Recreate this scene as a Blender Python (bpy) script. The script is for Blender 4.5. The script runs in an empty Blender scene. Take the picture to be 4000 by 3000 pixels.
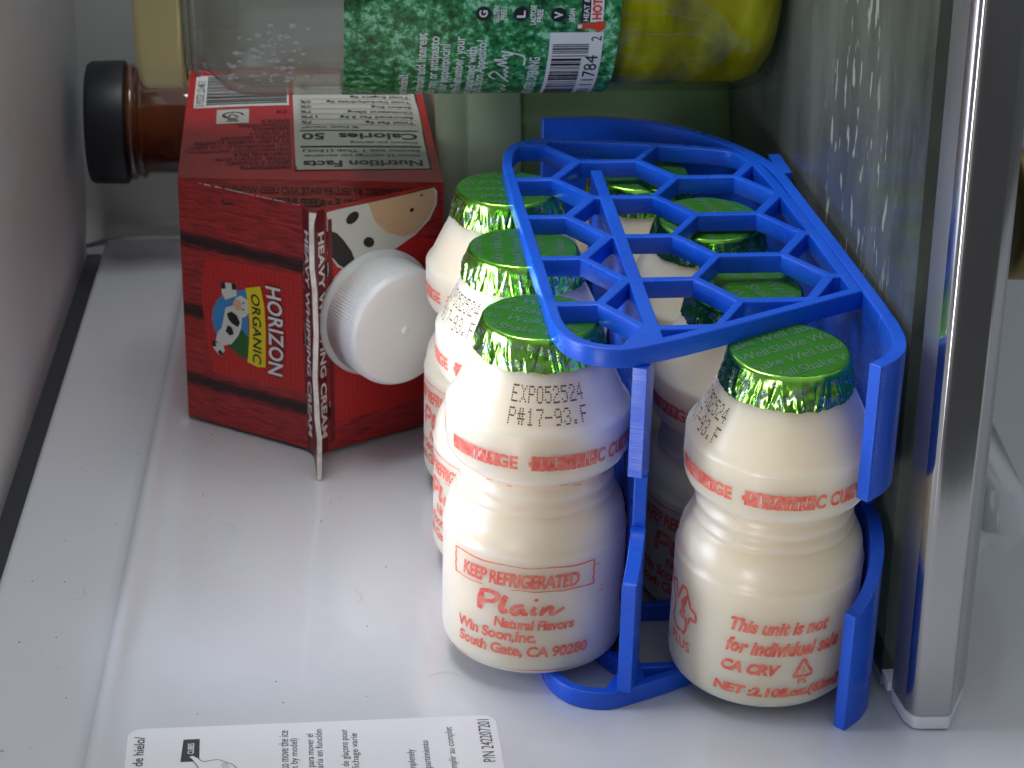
import bpy, bmesh, math, random
from mathutils import Vector, Matrix, noise

C = bpy.context.scene.collection
SC = bpy.context.scene
PI = math.pi
MM = 0.001
random.seed(7)

# ------------------------------------------------------------------ camera, world, lights, exposure
cd = bpy.data.cameras.new('camera'); cam = bpy.data.objects.new('camera', cd); C.objects.link(cam)
_p, _r, _th = 0.433369, 0.022987, math.radians(6.6)
_F = Vector((0, math.cos(_p), -math.sin(_p))); _R = Vector((1, 0, 0)); _U = _R.cross(_F)
_R2 = math.cos(_r) * _R + math.sin(_r) * _U; _U2 = -math.sin(_r) * _R + math.cos(_r) * _U
_Z = Matrix.Rotation(-_th, 3, 'Z')
_R2, _U2, _F = _Z @ _R2, _Z @ _U2, _Z @ _F
_m = Matrix((_R2, _U2, -_F)).transposed().to_4x4()
_m.translation = Vector((-0.0549, -0.4232, 0.2649))
cam.matrix_world = _m
cd.sensor_width = 36.0; cd.lens = 8300.0 / 4000 * 36
cd.clip_start = 0.01; cd.clip_end = 20
cd.dof.use_dof = True; cd.dof.focus_distance = 0.445; cd.dof.aperture_fstop = 64
SC.camera = cam

w = bpy.data.worlds.new('World'); SC.world = w; w.use_nodes = True
def _world():
    t = w.node_tree; N = t.nodes; L = t.links
    tc = N.new('ShaderNodeTexCoord'); sp = N.new('ShaderNodeSeparateXYZ'); mr = N.new('ShaderNodeMapRange'); r = N.new('ShaderNodeValToRGB')
    mr.inputs[1].default_value = -1; mr.inputs[2].default_value = 1
    L.new(tc.outputs['Generated'], sp.inputs[0]); L.new(sp.outputs[2], mr.inputs[0]); L.new(mr.outputs[0], r.inputs[0])
    e = r.color_ramp.elements; e[0].position = 0.36; e[0].color = (0.045, 0.047, 0.052, 1); e[1].position = 0.85; e[1].color = (0.28, 0.295, 0.32, 1)
    L.new(r.outputs[0], N['Background'].inputs[0]); N['Background'].inputs[1].default_value = 0.92
_world()

def area(name, loc, target, sx, sy, power, col):
    l = bpy.data.lights.new(name, 'AREA'); l.shape = 'RECTANGLE'; l.size = sx * MM; l.size_y = sy * MM
    l.energy = power; l.color = col
    o = bpy.data.objects.new(name, l); C.objects.link(o)
    o.location = Vector(loc) * MM
    o.rotation_euler = (Vector(target) - Vector(loc)).to_track_quat('-Z', 'Y').to_euler()
    return o
area('kitchen_lamp', (-400, -330, 640), (10, 0, 30), 150, 150, 6.6, (1.0, 0.95, 0.88))
area('overhead_lamp', (-130, 60, 560), (0, 0, 0), 240, 160, 1.1, (0.97, 0.98, 1.0))
fl_ = area('fridge_lamp', (-127, -5, 72), (0, 25, 62), 70, 110, 0.05, (0.74, 0.80, 1.0)); fl_.data.spread = math.radians(75)
area('low_window_lamp', (-420, -640, -130), (40, -10, 60), 110, 420, 1.6, (0.98, 0.98, 1.0))

SC.view_settings.view_transform = 'Standard'
SC.view_settings.look = 'None'
SC.view_settings.exposure = 0.58
SC.view_settings.gamma = 1.0
SC.view_settings.use_curve_mapping = False

# ------------------------------------------------------------------ helpers
def meta(o, label=None, cat=None, group=None, kind=None):
    if label: o['label'] = label
    if cat: o['category'] = cat
    if group: o['group'] = group
    if kind: o['kind'] = kind
    return o

def thing(name, label, cat, loc=(0, 0, 0), group=None):
    o = bpy.data.objects.new(name, None); o.empty_display_size = 0.01; C.objects.link(o)
    o.location = Vector(loc) * MM
    return meta(o, label, cat, group)

def link(name, me, parent=None):
    o = bpy.data.objects.new(name, me); C.objects.link(o)
    if parent: o.parent = parent
    return o

class MB:
    """collects faces in millimetres and links them as one mesh"""
    def __init__(s): s.v = []; s.f = []; s.m = []; s.mats = []; s.uv = {}
    def mat(s, m):
        if m not in s.mats: s.mats.append(m)
        return s.mats.index(m)
    def add(s, verts, faces, m, uv=None):
        b = len(s.v); k = s.mat(m)
        s.v += [tuple(p) for p in verts]
        for f in faces:
            if uv: s.uv[len(s.f)] = [uv[i] for i in f]
            s.f.append([i + b for i in f]); s.m.append(k)
    def quad(s, a, b, c, d, m, uv=None): s.add([a, b, c, d], [[0, 1, 2, 3]], m, uv)
    def box(s, x0, x1, y0, y1, z0, z1, m):
        v = [(x, y, z) for z in (z0, z1) for y in (y0, y1) for x in (x0, x1)]
        s.add(v, [[0, 2, 3, 1], [4, 5, 7, 6], [0, 1, 5, 4], [2, 6, 7, 3], [0, 4, 6, 2], [1, 3, 7, 5]], m)
    def lathe(s, prof, m, seg=96, axis='z', org=(0, 0, 0), cap0=False, cap1=False):
        """prof: (r, h) list; axis z or x"""
        vs = []
        for r, h in prof:
            for k in range(seg):
                a = 2 * PI * k / seg
                if axis == 'z': vs.append((org[0] + r * math.sin(a), org[1] - r * math.cos(a), org[2] + h))
                else: vs.append((org[0] + h, org[1] - r * math.cos(a), org[2] + r * math.sin(a)))
        fs = []
        for i in range(len(prof) - 1):
            for k in range(seg):
                k2 = (k + 1) % seg
                fs.append([i * seg + k, i * seg + k2, (i + 1) * seg + k2, (i + 1) * seg + k])
        if cap0: fs.append([k for k in reversed(range(seg))])
        if cap1: fs.append([(len(prof) - 1) * seg + k for k in range(seg)])
        s.add(vs, fs, m)
    def tris(s, pts2, faces, fn, m):
        s.add([fn(*p) for p in pts2], faces, m)
    def build(s, name, parent=None, smooth=True, angle=40):
        me = bpy.data.meshes.new(name)
        me.from_pydata([Vector(p) * MM for p in s.v], [], s.f)
        for m in s.mats: me.materials.append(m)
        me.polygons.foreach_set('material_index', s.m)
        if s.uv:
            ul = me.uv_layers.new(name='UVMap')
            for i, co in s.uv.items():
                p = me.polygons[i]
                for j, li in enumerate(p.loop_indices): ul.data[li].uv = co[j]
        me.validate()
        if smooth: me.shade_smooth(); me.set_sharp_from_angle(angle=math.radians(angle))
        return link(name, me, parent)

def mat(name, col=(0.8, 0.8, 0.8), rough=0.4, metal=0.0, **kw):
    m = bpy.data.materials.new(name); m.use_nodes = True
    b = m.node_tree.nodes['Principled BSDF']
    b.inputs['Base Color'].default_value = (*col, 1); b.inputs['Roughness'].default_value = rough
    b.inputs['Metallic'].default_value = metal
    for k, v in kw.items(): b.inputs[k.replace('_', ' ')].default_value = v
    return m
def nd(m, t, **kw):
    n = m.node_tree.nodes.new(t)
    for k, v in kw.items(): setattr(n, k, v)
    return n
def ln(m, a, b): m.node_tree.links.new(a, b)
def bsdf(m): return m.node_tree.nodes['Principled BSDF']
def ramp(m, stops):
    r = nd(m, 'ShaderNodeValToRGB'); e = r.color_ramp.elements
    while len(e) > len(stops): e.remove(e[-1])
    while len(e) < len(stops): e.new(0.5)
    for el, (p, c) in zip(e, stops): el.position = p; el.color = (*c, 1) if len(c) == 3 else c
    return r
def noise_col(m, scale, stops, sc3=(1, 1, 1), detail=4, coord='Object', target='Base Color', rough=0.55):
    tc = nd(m, 'ShaderNodeTexCoord'); mp = nd(m, 'ShaderNodeMapping'); mp.inputs['Scale'].default_value = sc3
    n = nd(m, 'ShaderNodeTexNoise'); n.inputs['Scale'].default_value = scale; n.inputs['Detail'].default_value = detail
    n.inputs['Roughness'].default_value = rough
    r = ramp(m, stops)
    ln(m, tc.outputs[coord], mp.inputs['Vector']); ln(m, mp.outputs[0], n.inputs['Vector']); ln(m, n.outputs['Fac'], r.inputs[0])
    ln(m, r.outputs[0], bsdf(m).inputs[target]); return n, r
def bump(m, scale, strength, dist=0.0002, sc3=(1, 1, 1), detail=3):
    tc = nd(m, 'ShaderNodeTexCoord'); mp = nd(m, 'ShaderNodeMapping'); mp.inputs['Scale'].default_value = sc3
    n = nd(m, 'ShaderNodeTexNoise'); n.inputs['Scale'].default_value = scale; n.inputs['Detail'].default_value = detail
    b = nd(m, 'ShaderNodeBump'); b.inputs['Strength'].default_value = strength; b.inputs['Distance'].default_value = dist
    ln(m, tc.outputs['Object'], mp.inputs['Vector']); ln(m, mp.outputs[0], n.inputs['Vector']); ln(m, n.outputs['Fac'], b.inputs['Height'])
    ln(m, b.outputs[0], bsdf(m).inputs['Normal'])

def rough_noise(m, scale, a, b, sc3=(1, 1, 1)):
    tc = nd(m, 'ShaderNodeTexCoord'); mp = nd(m, 'ShaderNodeMapping'); mp.inputs['Scale'].default_value = sc3
    n = nd(m, 'ShaderNodeTexNoise'); n.inputs['Scale'].default_value = scale; n.inputs['Detail'].default_value = 5
    mr = nd(m, 'ShaderNodeMapRange'); mr.inputs[1].default_value = 0.3; mr.inputs[2].default_value = 0.7; mr.inputs[3].default_value = a; mr.inputs[4].default_value = b
    ln(m, tc.outputs['Object'], mp.inputs[0]); ln(m, mp.outputs[0], n.inputs['Vector']); ln(m, n.outputs[0], mr.inputs[0]); ln(m, mr.outputs[0], bsdf(m).inputs['Roughness'])

# text as flat polygons -------------------------------------------------
_tc = {}
def glyphs(txt, bold=0.0, shear=0.0, space=1.0, sub=0):
    key = (txt, bold, shear, space, sub)
    if key in _tc: return _tc[key]
    cu = bpy.data.curves.new('t', 'FONT'); cu.body = txt; cu.size = 1.0; cu.offset = bold; cu.shear = shear
    cu.space_character = space; cu.resolution_u = 3
    o = bpy.data.objects.new('t', cu); C.objects.link(o)
    dg = bpy.context.evaluated_depsgraph_get()
    me = bpy.data.meshes.new_from_object(o.evaluated_get(dg))
    bm = bmesh.new(); bm.from_mesh(me)
    bmesh.ops.remove_doubles(bm, verts=bm.verts, dist=1e-5)
    for _ in range(sub):
        es = [e for e in bm.edges if e.calc_length() > 0.16]
        if not es: break
        bmesh.ops.subdivide_edges(bm, edges=es, cuts=1)
        bmesh.ops.triangulate(bm, faces=bm.faces)
    bm.verts.index_update()
    v = [(q.co.x, q.co.y) for q in bm.verts]; f = [[q.index for q in fc.verts] for fc in bm.faces]
    bm.free(); bpy.data.objects.remove(o); bpy.data.curves.remove(cu); bpy.data.meshes.remove(me)
    if not v: v = [(0, 0), (1, 0), (0, 1)]; f = []
    x0 = min(p[0] for p in v); x1 = max(p[0] for p in v); y0 = min(p[1] for p in v); y1 = max(p[1] for p in v)
    _tc[key] = (v, f, x0, x1, y0, y1); return _tc[key]
def text(mb, txt, fn, m, x0, x1, y0, y1, bold=0.0, shear=0.0, space=1.0, sub=0):
    """fits the text into the rectangle x0..x1, y0..y1 of a surface given by fn(x, y)"""
    v, f, a0, a1, b0, b1 = glyphs(txt, bold, shear, space, sub)
    sx = (x1 - x0) / max(a1 - a0, 1e-6); sy = (y1 - y0) / max(b1 - b0, 1e-6)
    mb.tris([(x0 + (p[0] - a0) * sx, y0 + (p[1] - b0) * sy) for p in v], f, fn, m)
def poly(mb, pts, fn, m):
    from mathutils.geometry import tessellate_polygon
    t = tessellate_polygon([[Vector((p[0], p[1], 0)) for p in pts]])
    mb.tris(pts, [list(q) for q in t], fn, m)
def grid(mb, x0, x1, y0, y1, fn, m, nx=1, ny=1):
    vs = [(x0 + (x1 - x0) * i / nx, y0 + (y1 - y0) * j / ny) for j in range(ny + 1) for i in range(nx + 1)]
    fs = [[j * (nx + 1) + i, j * (nx + 1) + i + 1, (j + 1) * (nx + 1) + i + 1, (j + 1) * (nx + 1) + i] for j in range(ny) for i in range(nx)]
    mb.tris(vs, fs, fn, m)
def smooth_path(pts, n=6, closed=False):
    out = []; N = len(pts); rng = range(N if closed else N - 1)
    g = lambda i: pts[i % N] if closed else pts[max(0, min(N - 1, i))]
    for i in rng:
        p0, p1, p2, p3 = g(i - 1), g(i), g(i + 1), g(i + 2)
        for k in range(n):
            t = k / n
            out.append(tuple(0.5 * ((2 * p1[j]) + (-p0[j] + p2[j]) * t + (2 * p0[j] - 5 * p1[j] + 4 * p2[j] - p3[j]) * t * t + (-p0[j] + 3 * p1[j] - 3 * p2[j] + p3[j]) * t ** 3) for j in range(len(p1))))
    if not closed: out.append(tuple(pts[-1]))
    return out
def stroke(mb, pts, wd, fn, m, n=6, smooth=True):
    p = smooth_path(pts, n) if smooth else pts
    L = []
    for i in range(len(p)):
        a = p[max(0, i - 1)]; b = p[min(len(p) - 1, i + 1)]
        dx, dy = b[0] - a[0], b[1] - a[1]; l = math.hypot(dx, dy) or 1
        ww = wd(i / (len(p) - 1)) if callable(wd) else wd
        L += [(p[i][0] - dy / l * ww / 2, p[i][1] + dx / l * ww / 2), (p[i][0] + dy / l * ww / 2, p[i][1] - dx / l * ww / 2)]
    mb.tris(L, [[2 * i, 2 * i + 1, 2 * i + 3, 2 * i + 2] for i in range(len(p) - 1)], fn, m)
def ell(cx, cy, rx, ry, n=28, rot=0):
    return [(cx + rx * math.cos(a) * math.cos(rot) - ry * math.sin(a) * math.sin(rot), cy + rx * math.cos(a) * math.sin(rot) + ry * math.sin(a) * math.cos(rot)) for a in [2 * PI * k / n for k in range(n)]]

# ------------------------------------------------------------------ materials
M = {}
M['liner'] = mat('white_liner_plastic', (0.70, 0.715, 0.74), 0.20, Coat_Weight=1.0, Coat_Roughness=0.05)
noise_col(M['liner'], 9, [(0.3, (0.60, 0.625, 0.665)), (0.7, (0.66, 0.685, 0.725))])
bump(M['liner'], 30, 0.10, 0.0006)
def specks(m, scale, lo, hi, dark):
    tc = nd(m, 'ShaderNodeTexCoord'); n = nd(m, 'ShaderNodeTexNoise'); n.inputs['Scale'].default_value = scale; n.inputs['Detail'].default_value = 2
    r = ramp(m, [(lo, (0, 0, 0)), (hi, (1, 1, 1))]); mx = nd(m, 'ShaderNodeMix', data_type='RGBA')
    src = bsdf(m).inputs['Base Color'].links[0].from_socket
    ln(m, tc.outputs['Object'], n.inputs['Vector']); ln(m, n.outputs[0], r.inputs[0]); ln(m, r.outputs[0], mx.inputs[0])
    ln(m, src, mx.inputs[6]); mx.inputs[7].default_value = (*dark, 1); ln(m, mx.outputs[2], bsdf(m).inputs['Base Color'])
specks(M['liner'], 420, 0.775, 0.80, (0.42, 0.40, 0.38))


M['grey_wall'] = mat('grey_liner_plastic', (0.36, 0.36, 0.37), 0.45)
noise_col(M['grey_wall'], 14, [(0.35, (0.62, 0.63, 0.65)), (0.7, (0.72, 0.73, 0.75))])
M['back'] = mat('back_liner_plastic', (0.44, 0.45, 0.45), 0.35)
M['gap'] = mat('dark_seam', (0.035, 0.037, 0.044), 0.6)
M['blue'] = mat('blue_printed_plastic', (0.010, 0.085, 0.78), 0.28, Coat_Weight=0.0)
noise_col(M['blue'], 60, [(0.3, (0.006, 0.090, 0.66)), (0.7, (0.009, 0.118, 0.78))])
bump(M['blue'], 1500, 0.4, 0.00015, (0.03, 0.03, 1.6), 1); rough_noise(M['blue'], 90, 0.22, 0.42)
M['bottle'] = mat('milky_plastic', (0.86, 0.80, 0.70), 0.36, Subsurface_Weight=1.0, Subsurface_Scale=0.012, Specular_IOR_Level=0.6, Sheen_Weight=0.7, Sheen_Roughness=0.35, Coat_Weight=0.25, Coat_Roughness=0.2)
bsdf(M['bottle']).inputs['Sheen Tint'].default_value = (0.86, 0.88, 1.0, 1)
bsdf(M['bottle']).inputs['Subsurface Radius'].default_value = (1.0, 0.8, 0.62)
noise_col(M['bottle'], 90, [(0.35, (0.90, 0.765, 0.56)), (0.7, (0.93, 0.80, 0.61))])
bump(M['bottle'], 250, 0.06, 0.0003)
M['bare'] = mat('bare_cream_plastic', (0.85, 0.74, 0.62), 0.4)
M['red_ink'] = mat('red_ink', (0.78, 0.055, 0.035), 0.4)
noise_col(M['red_ink'], 700, [(0.3, (0.80, 0.085, 0.055)), (0.70, (0.94, 0.30, 0.21))])
M['black_ink'] = mat('black_ink', (0.075, 0.05, 0.05), 0.5)
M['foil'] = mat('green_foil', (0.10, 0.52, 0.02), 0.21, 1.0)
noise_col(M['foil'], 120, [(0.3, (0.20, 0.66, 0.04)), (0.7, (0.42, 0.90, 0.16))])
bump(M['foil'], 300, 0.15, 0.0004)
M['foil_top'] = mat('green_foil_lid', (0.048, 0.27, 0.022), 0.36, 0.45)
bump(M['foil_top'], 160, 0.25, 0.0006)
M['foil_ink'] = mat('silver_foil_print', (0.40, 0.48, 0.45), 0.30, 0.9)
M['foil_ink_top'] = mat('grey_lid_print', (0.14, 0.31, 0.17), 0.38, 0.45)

# ------------------------------------------------------------------ setting: the white compartment liner
def sheet(name, prof, v0, v1, m, kind='structure', shear=0.045, nv=2):
    """profile of (u, z) points swept along v; the u of points left of -80 drifts with v"""
    mb = MB(); vs = []
    vv = [v0 + (v1 - v0) * i / nv for i in range(nv + 1)]
    for v in vv:
        for u, z in prof: vs.append((u + (shear * (v - 60) if u < -80 else 0), v, z))
    n = len(prof)
    fs = [[j * n + i, j * n + i + 1, (j + 1) * n + i + 1, (j + 1) * n + i] for j in range(nv) for i in range(n - 1)]
    mb.add(vs, fs, m)
    o = mb.build(name, None, True, 50); meta(o, kind=kind); return o
fp = [(300, 0), (-88, 0), (-90.2, 0.2), (-91.8, 0.8), (-93.2, 1.3), (-94.6, 1.2), (-95.8, 0.3), (-97, -0.8), (-99, -1.0), (-124.5, -1.0), (-125.8, -1.4), (-126.3, -2.2), (-126.4, -7)]
sheet('fridge_floor', fp, -125, 274, M['liner'])
sheet('floor_seam', [(-126.4, -7), (-134, -7)], -125, 276, M['gap'])
sheet('fridge_side_wall', [(-133.2, -9), (-133.0, 0), (-132.6, 20), (-132, 420)], -260, 290, M['grey_wall'])
def back_wall():
    mb = MB()
    prof = [(274, -2.5), (275.6, -2.5), (276.2, -0.6), (279, 0.4), (283, 3.5), (285.5, 9), (286.5, 18), (287, 420)]
    vs = []; us = [-123, -117, -111, -104, 300]
    for u in us:
        for v, z in prof:
            k = max(0.0, min(1.0, (u + 123) / 19)); rd = 7 * (1 - math.sqrt(max(0, 1 - (1 - k) ** 2)))
            vs.append((u, v - rd * (1 if z > -1 else 0.6), z))
    n = len(prof)
    mb.add(vs, [[j * n + i, j * n + i + 1, (j + 1) * n + i + 1, (j + 1) * n + i] for j in range(len(us) - 1) for i in range(n - 1)], M['back'])
    meta(mb.build('fridge_back_wall', None, True, 60), kind='structure')
back_wall()

# ------------------------------------------------------------------ glass shelf with its metal trim (stands upright at the right)
def front_fresnel(m, ior):
    fr = nd(m, 'ShaderNodeFresnel'); fr.inputs[0].default_value = ior
    ge = nd(m, 'ShaderNodeNewGeometry'); iv = nd(m, 'ShaderNodeMath', operation='SUBTRACT'); iv.inputs[0].default_value = 1.0
    mu = nd(m, 'ShaderNodeMath', operation='MULTIPLY')
    ln(m, ge.outputs['Backfacing'], iv.inputs[1]); ln(m, iv.outputs[0], mu.inputs[0]); ln(m, fr.outputs[0], mu.inputs[1])
    return mu
def glass_material():
    m = bpy.data.materials.new('dirty_shelf_glass'); m.use_nodes = True; t = m.node_tree; t.nodes.clear()
    out = nd(m, 'ShaderNodeOutputMaterial')
    tr = nd(m, 'ShaderNodeBsdfTransparent'); tr.inputs[0].default_value = (0.30, 0.34, 0.31, 1)
    gl = nd(m, 'ShaderNodeBsdfGlossy'); gl.inputs[0].default_value = (0.6, 0.64, 0.64, 1); gl.inputs['Roughness'].default_value = 0.16
    df = nd(m, 'ShaderNodeBsdfDiffuse')
    tc = nd(m, 'ShaderNodeTexCoord'); mp = nd(m, 'ShaderNodeMapping'); mp.inputs['Scale'].default_value = (1, 1.0, 0.28)
    n1 = nd(m, 'ShaderNodeTexNoise'); n1.inputs['Scale'].default_value = 38; n1.inputs['Detail'].default_value = 8; n1.inputs['Roughness'].default_value = 0.68
    n2 = nd(m, 'ShaderNodeTexNoise'); n2.inputs['Scale'].default_value = 330; n2.inputs['Detail'].default_value = 5
    r1 = ramp(m, [(0.34, (0.13,) * 3), (0.66, (0.40,) * 3)]); r2 = ramp(m, [(0.58, (0,) * 3), (0.63, (1.0,) * 3)])
    mx = nd(m, 'ShaderNodeMath', operation='MAXIMUM')
    n3 = nd(m, 'ShaderNodeTexNoise'); n3.inputs['Scale'].default_value = 22; r3 = ramp(m, [(0.50, (0,) * 3), (0.60, (1,) * 3)])
    ml = nd(m, 'ShaderNodeMath', operation='MULTIPLY')
    ln(m, tc.outputs['Object'], mp.inputs[0])
    for n in (n1, n2, n3): ln(m, mp.outputs[0], n.inputs['Vector'])
    ln(m, n1.outputs[0], r1.inputs[0]); ln(m, n2.outputs[0], r2.inputs[0]); ln(m, n3.outputs[0], r3.inputs[0])
    ln(m, r2.outputs[0], ml.inputs[0]); ln(m, r3.outputs[0], ml.inputs[1])
    ln(m, r1.outputs[0], mx.inputs[0]); ln(m, ml.outputs[0], mx.inputs[1])
    df.inputs[0].default_value = (0.25, 0.27, 0.235, 1)
    fr = front_fresnel(m, 1.5)
    m1 = nd(m, 'ShaderNodeMixShader'); m2 = nd(m, 'ShaderNodeMixShader')
    ln(m, fr.outputs[0], m1.inputs[0]); ln(m, tr.outputs[0], m1.inputs[1]); ln(m, gl.outputs[0], m1.inputs[2])
    ln(m, mx.outputs[0], m2.inputs[0]); ln(m, m1.outputs[0], m2.inputs[1]); ln(m, df.outputs[0], m2.inputs[2])
    ln(m, m2.outputs[0], out.inputs[0]); return m
M['glass_dirty'] = glass_material()
M['steel'] = mat('brushed_steel', (0.50, 0.49, 0.48), 0.18, 1.0)
bump(M['steel'], 900, 0.3, 0.0001, (1, 1, 0.02), 2); rough_noise(M['steel'], 60, 0.15, 0.23, (1, 1, 0.3))
M['glass_edge'] = mat('glass_edge', (0.55, 0.72, 0.70), 0.2, Transmission_Weight=0.3)
M['cap_plastic'] = mat('white_end_cap', (0.78, 0.79, 0.82), 0.35)
shelf = thing('glass_shelf', 'dirty glass fridge shelf with a shiny metal front trim, right of the rack', 'shelf', (80, -30, 0))
shelf.rotation_euler = (0, math.radians(-1.15), 0)
mb = MB(); mb.box(-2.5, 1.8, 6, 304, 3.5, 330, M['glass_dirty']); mb.build('glass_panel', shelf, False)
mb = MB(); mb.box(-2.6, 1.9, 0.5, 5.9, 3, 5.2, M['cap_plastic']); mb.box(-2.6, 1.9, 6, 60, 1.0, 3.4, M['glass_edge']); mb.build('edge_strip', shelf, False)
def extr(name, pts, z0, z1, m, parent, bev):
    mb = MB(); n = len(pts)
    vs = [(u, v, z0) for u, v in pts] + [(u, v, z1) for u, v in pts]
    mb.add(vs, [[i, (i + 1) % n, n + (i + 1) % n, n + i] for i in range(n)] + [list(reversed(range(n))), list(range(n, 2 * n))], m)
    o = mb.build(name, parent, False)
    if bev:
        b = o.modifiers.new('b', 'BEVEL'); b.width = bev * MM; b.segments = 4; b.limit_method = 'ANGLE'; b.angle_limit = math.radians(25)
        o.data.shade_smooth()
    return o
trim = [(-1.9, 0.4), (-1.2, -8.5), (-0.1, -10.8), (1.2, -11.6), (8.2, -12.2), (15.2, 0.2)]
M['satin'] = mat('satin_steel', (0.34, 0.335, 0.33), 0.48, 0.9); rough_noise(M['satin'], 60, 0.40, 0.55, (1, 1, 0.3))
o = extr('metal_trim', trim, 3.6, 330, M['steel'], shelf, 0.8); o.data.materials.append(M['satin']); o.data.polygons[0].material_index = 1
extr('end_cap', [(u * 0.97 + 0.1, v * 0.97 - 0.2) for u, v in trim], 0.2, 3.6, M['cap_plastic'], shelf, 0.6)
# moulded ledge beyond the shelf
mb = MB()
pl = [(112, 110, 0), (124, 47, 0), (133, 43, 0), (139, 50, 0), (144, 100, 0), (146, 160, 0)]
tp = [(116, 114, 13), (126, 53, 9), (132, 50, 9), (136, 55, 9), (139, 103, 13), (140, 160, 13)]
mb.add(pl + tp, [[i, i + 1, i + 7, i + 6] for i in range(5)] + [[6, 7, 8, 9, 10, 11]], M['liner'])
o = mb.build('floor_ledge', None, True, 80); meta(o, kind='structure')

# ------------------------------------------------------------------ sticker
M['paper'] = mat('sticker_film', (0.80, 0.81, 0.845), 0.22)
M['sticker_ink'] = mat('sticker_ink', (0.055, 0.055, 0.065), 0.4)
M['sticker_grey'] = mat('sticker_shade', (0.45, 0.45, 0.47), 0.4)
st = thing('instruction_sticker', 'white instruction sticker with sideways black printing on the white panel in front', 'sticker', (-52, -60, 0))
mb = MB()
P0 = []
for cx, cy, a0 in ((-14.5, -31.5, 0), (-88.5, -31.3, 90)):
    P0 += [(cx + 3.2 * math.cos(math.radians(a0 + k * 15)), cy + 3.2 * math.sin(math.radians(a0 + k * 15))) for k in range(7)]
P0 += [(-91.7, -100), (-11.3, -100)]
sfn = lambda z: (lambda x, y: (x + 52, y + 60, z))
poly(mb, P0, sfn(0.12), M['paper']); mb.build('sticker_sheet', st, False)
mb = MB()
sf = lambda x, y: (-y + 52, x + 60, 0.18)          # x = reading direction (+v), y = up of letters (-u)
def stext(t, u, vend, h, asp=0.50, bold=0.0):
    L = h * asp * len(t); text(mb, t, sf, M['sticker_ink'], vend - L, vend, -u - h * 0.28, -u + h * 0.72, bold)
stext('compartimiento de hielo/', -88.0, -31.2, 3.0, 0.45, 0.012)
stext('Press the button to move the ice', -57.6, -31.1, 2.1, 0.45)
stext('(display varies by model)', -55.2, -34.3, 2.1, 0.45)
stext('Presione el botón para mover el', -51.7, -32.8, 2.1, 0.45)
stext('hielo. La pantalla (varía en función', -49.8, -31.2, 2.1, 0.45)
stext('Appuyez sur bac de glaçons pour', -44.3, -31.6, 2.1, 0.45)
stext("l'eau (l'affichage varie", -42.2, -33.3, 2.1, 0.45)
stext('Empty the bin completely', -30.2, -40.3, 2.1, 0.45)
stext('Vacie el compartimiento', -26.9, -37.2, 2.1, 0.45)
stext('Laissez remplir au complet', -21.4, -32.4, 2.1, 0.45)
stext('P/N 242207201', -13.6, -30.0, 2.7, 0.46)
poly(mb, [(-33.0, 79.6), (-33.0, 76.1), (-41.3, 76.0), (-41.3, 80.0)], sf, M['sticker_ink'])
sf2 = lambda x, y: (-y + 52, x + 60, 0.24)
text(mb, 'CUBES', sf2, M['paper'], -38.6, -34.6, 77.2, 78.6, 0.02)
hand = [(-39.2, 77.5), (-40.2, 76.4), (-41.6, 75.2), (-41.4, 73.6), (-41.2, 72.0), (-42.4, 70.2), (-43.6, 68.6), (-48, 67), (-52, 70), (-50, 74), (-45, 75.8), (-42.6, 76.6), (-40.6, 77.6), (-39.8, 78.2), (-39.2, 77.5)]
poly(mb, hand[:-1], sf2, M['paper'])
sf3 = lambda x, y: (-y + 52, x + 60, 0.30)
stroke(mb, hand, 0.16, sf3, M['sticker_ink'], 4)
for k in range(14): stroke(mb, [(-42.4 - k * 0.45, 70.0 - k * .12), (-42.9 - k * 0.45, 71.4 - k * 0.1)], 0.10, sf3, M['sticker_grey'], 2)
mb.build('printed_text', st, False)

# ------------------------------------------------------------------ blue printed rack
H0, H1 = 4.5, 88.2
rack = thing('bottle_rack', 'blue plastic bottle rack with a honeycomb top, holding the small drink bottles', 'rack', (0, 0, 0))
outer = [(1.6, 96.4), (0.6, 89), (0.35, 64.8), (0.3, 33.4), (0.4, 7.8), (0.5, -6.6)] + smooth_path([(0.5, -11.6), (1.6, -18.2), (4.0, -23.4), (7.6, -26.8), (12.4, -28.2), (17, -27.6), (28, -22.9)], 5) + [(38.9, -17.2), (55.7, -8.2), (71.4, 0.2)]
wall_in = [(70.6, 30), (69.4, 60), (68.4, 76), (67.2, 86.5), (64.6, 95.2)]
back_o = smooth_path([(61.7, 98.8), (52, 102.2), (41.9, 104.8), (27, 108.0), (15, 109.5), (10, 109.0), (5.3, 105.8), (2.6, 100.5)], 5)
outer_poly = outer + wall_in + back_o
def inset_convex(poly_, d):
    """offset of a counter-clockwise convex polygon as half planes"""
    hp = []
    n = len(poly_)
    for i in range(n):
        a = poly_[i]; b = poly_[(i + 1) % n]; dx, dy = b[0] - a[0], b[1] - a[1]; l = math.hypot(dx, dy)
        if l < 1e-6: continue
        nx, ny = -dy / l, dx / l
        hp.append((nx, ny, nx * a[0] + ny * a[1] + d))
    return hp
def clip(pg, hp):
    for nx, ny, c0 in hp:
        out = []
        for i in range(len(pg)):
            a, b = pg[i], pg[(i + 1) % len(pg)]
            da, db = nx * a[0] + ny * a[1] - c0, nx * b[0] + ny * b[1] - c0
            if da >= 0: out.append(a)
            if (da >= 0) != (db >= 0):
                t = da / (da - db); out.append((a[0] + (b[0] - a[0]) * t, a[1] + (b[1] - a[1]) * t))
        pg = out
        if len(pg) < 3: return []
    return pg
def parea(p): return 0.5 * sum(p[i][0] * p[(i + 1) % len(p)][1] - p[(i + 1) % len(p)][0] * p[i][1] for i in range(len(p)))
inner_hp = inset_convex(outer_poly, 2.5)
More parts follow.
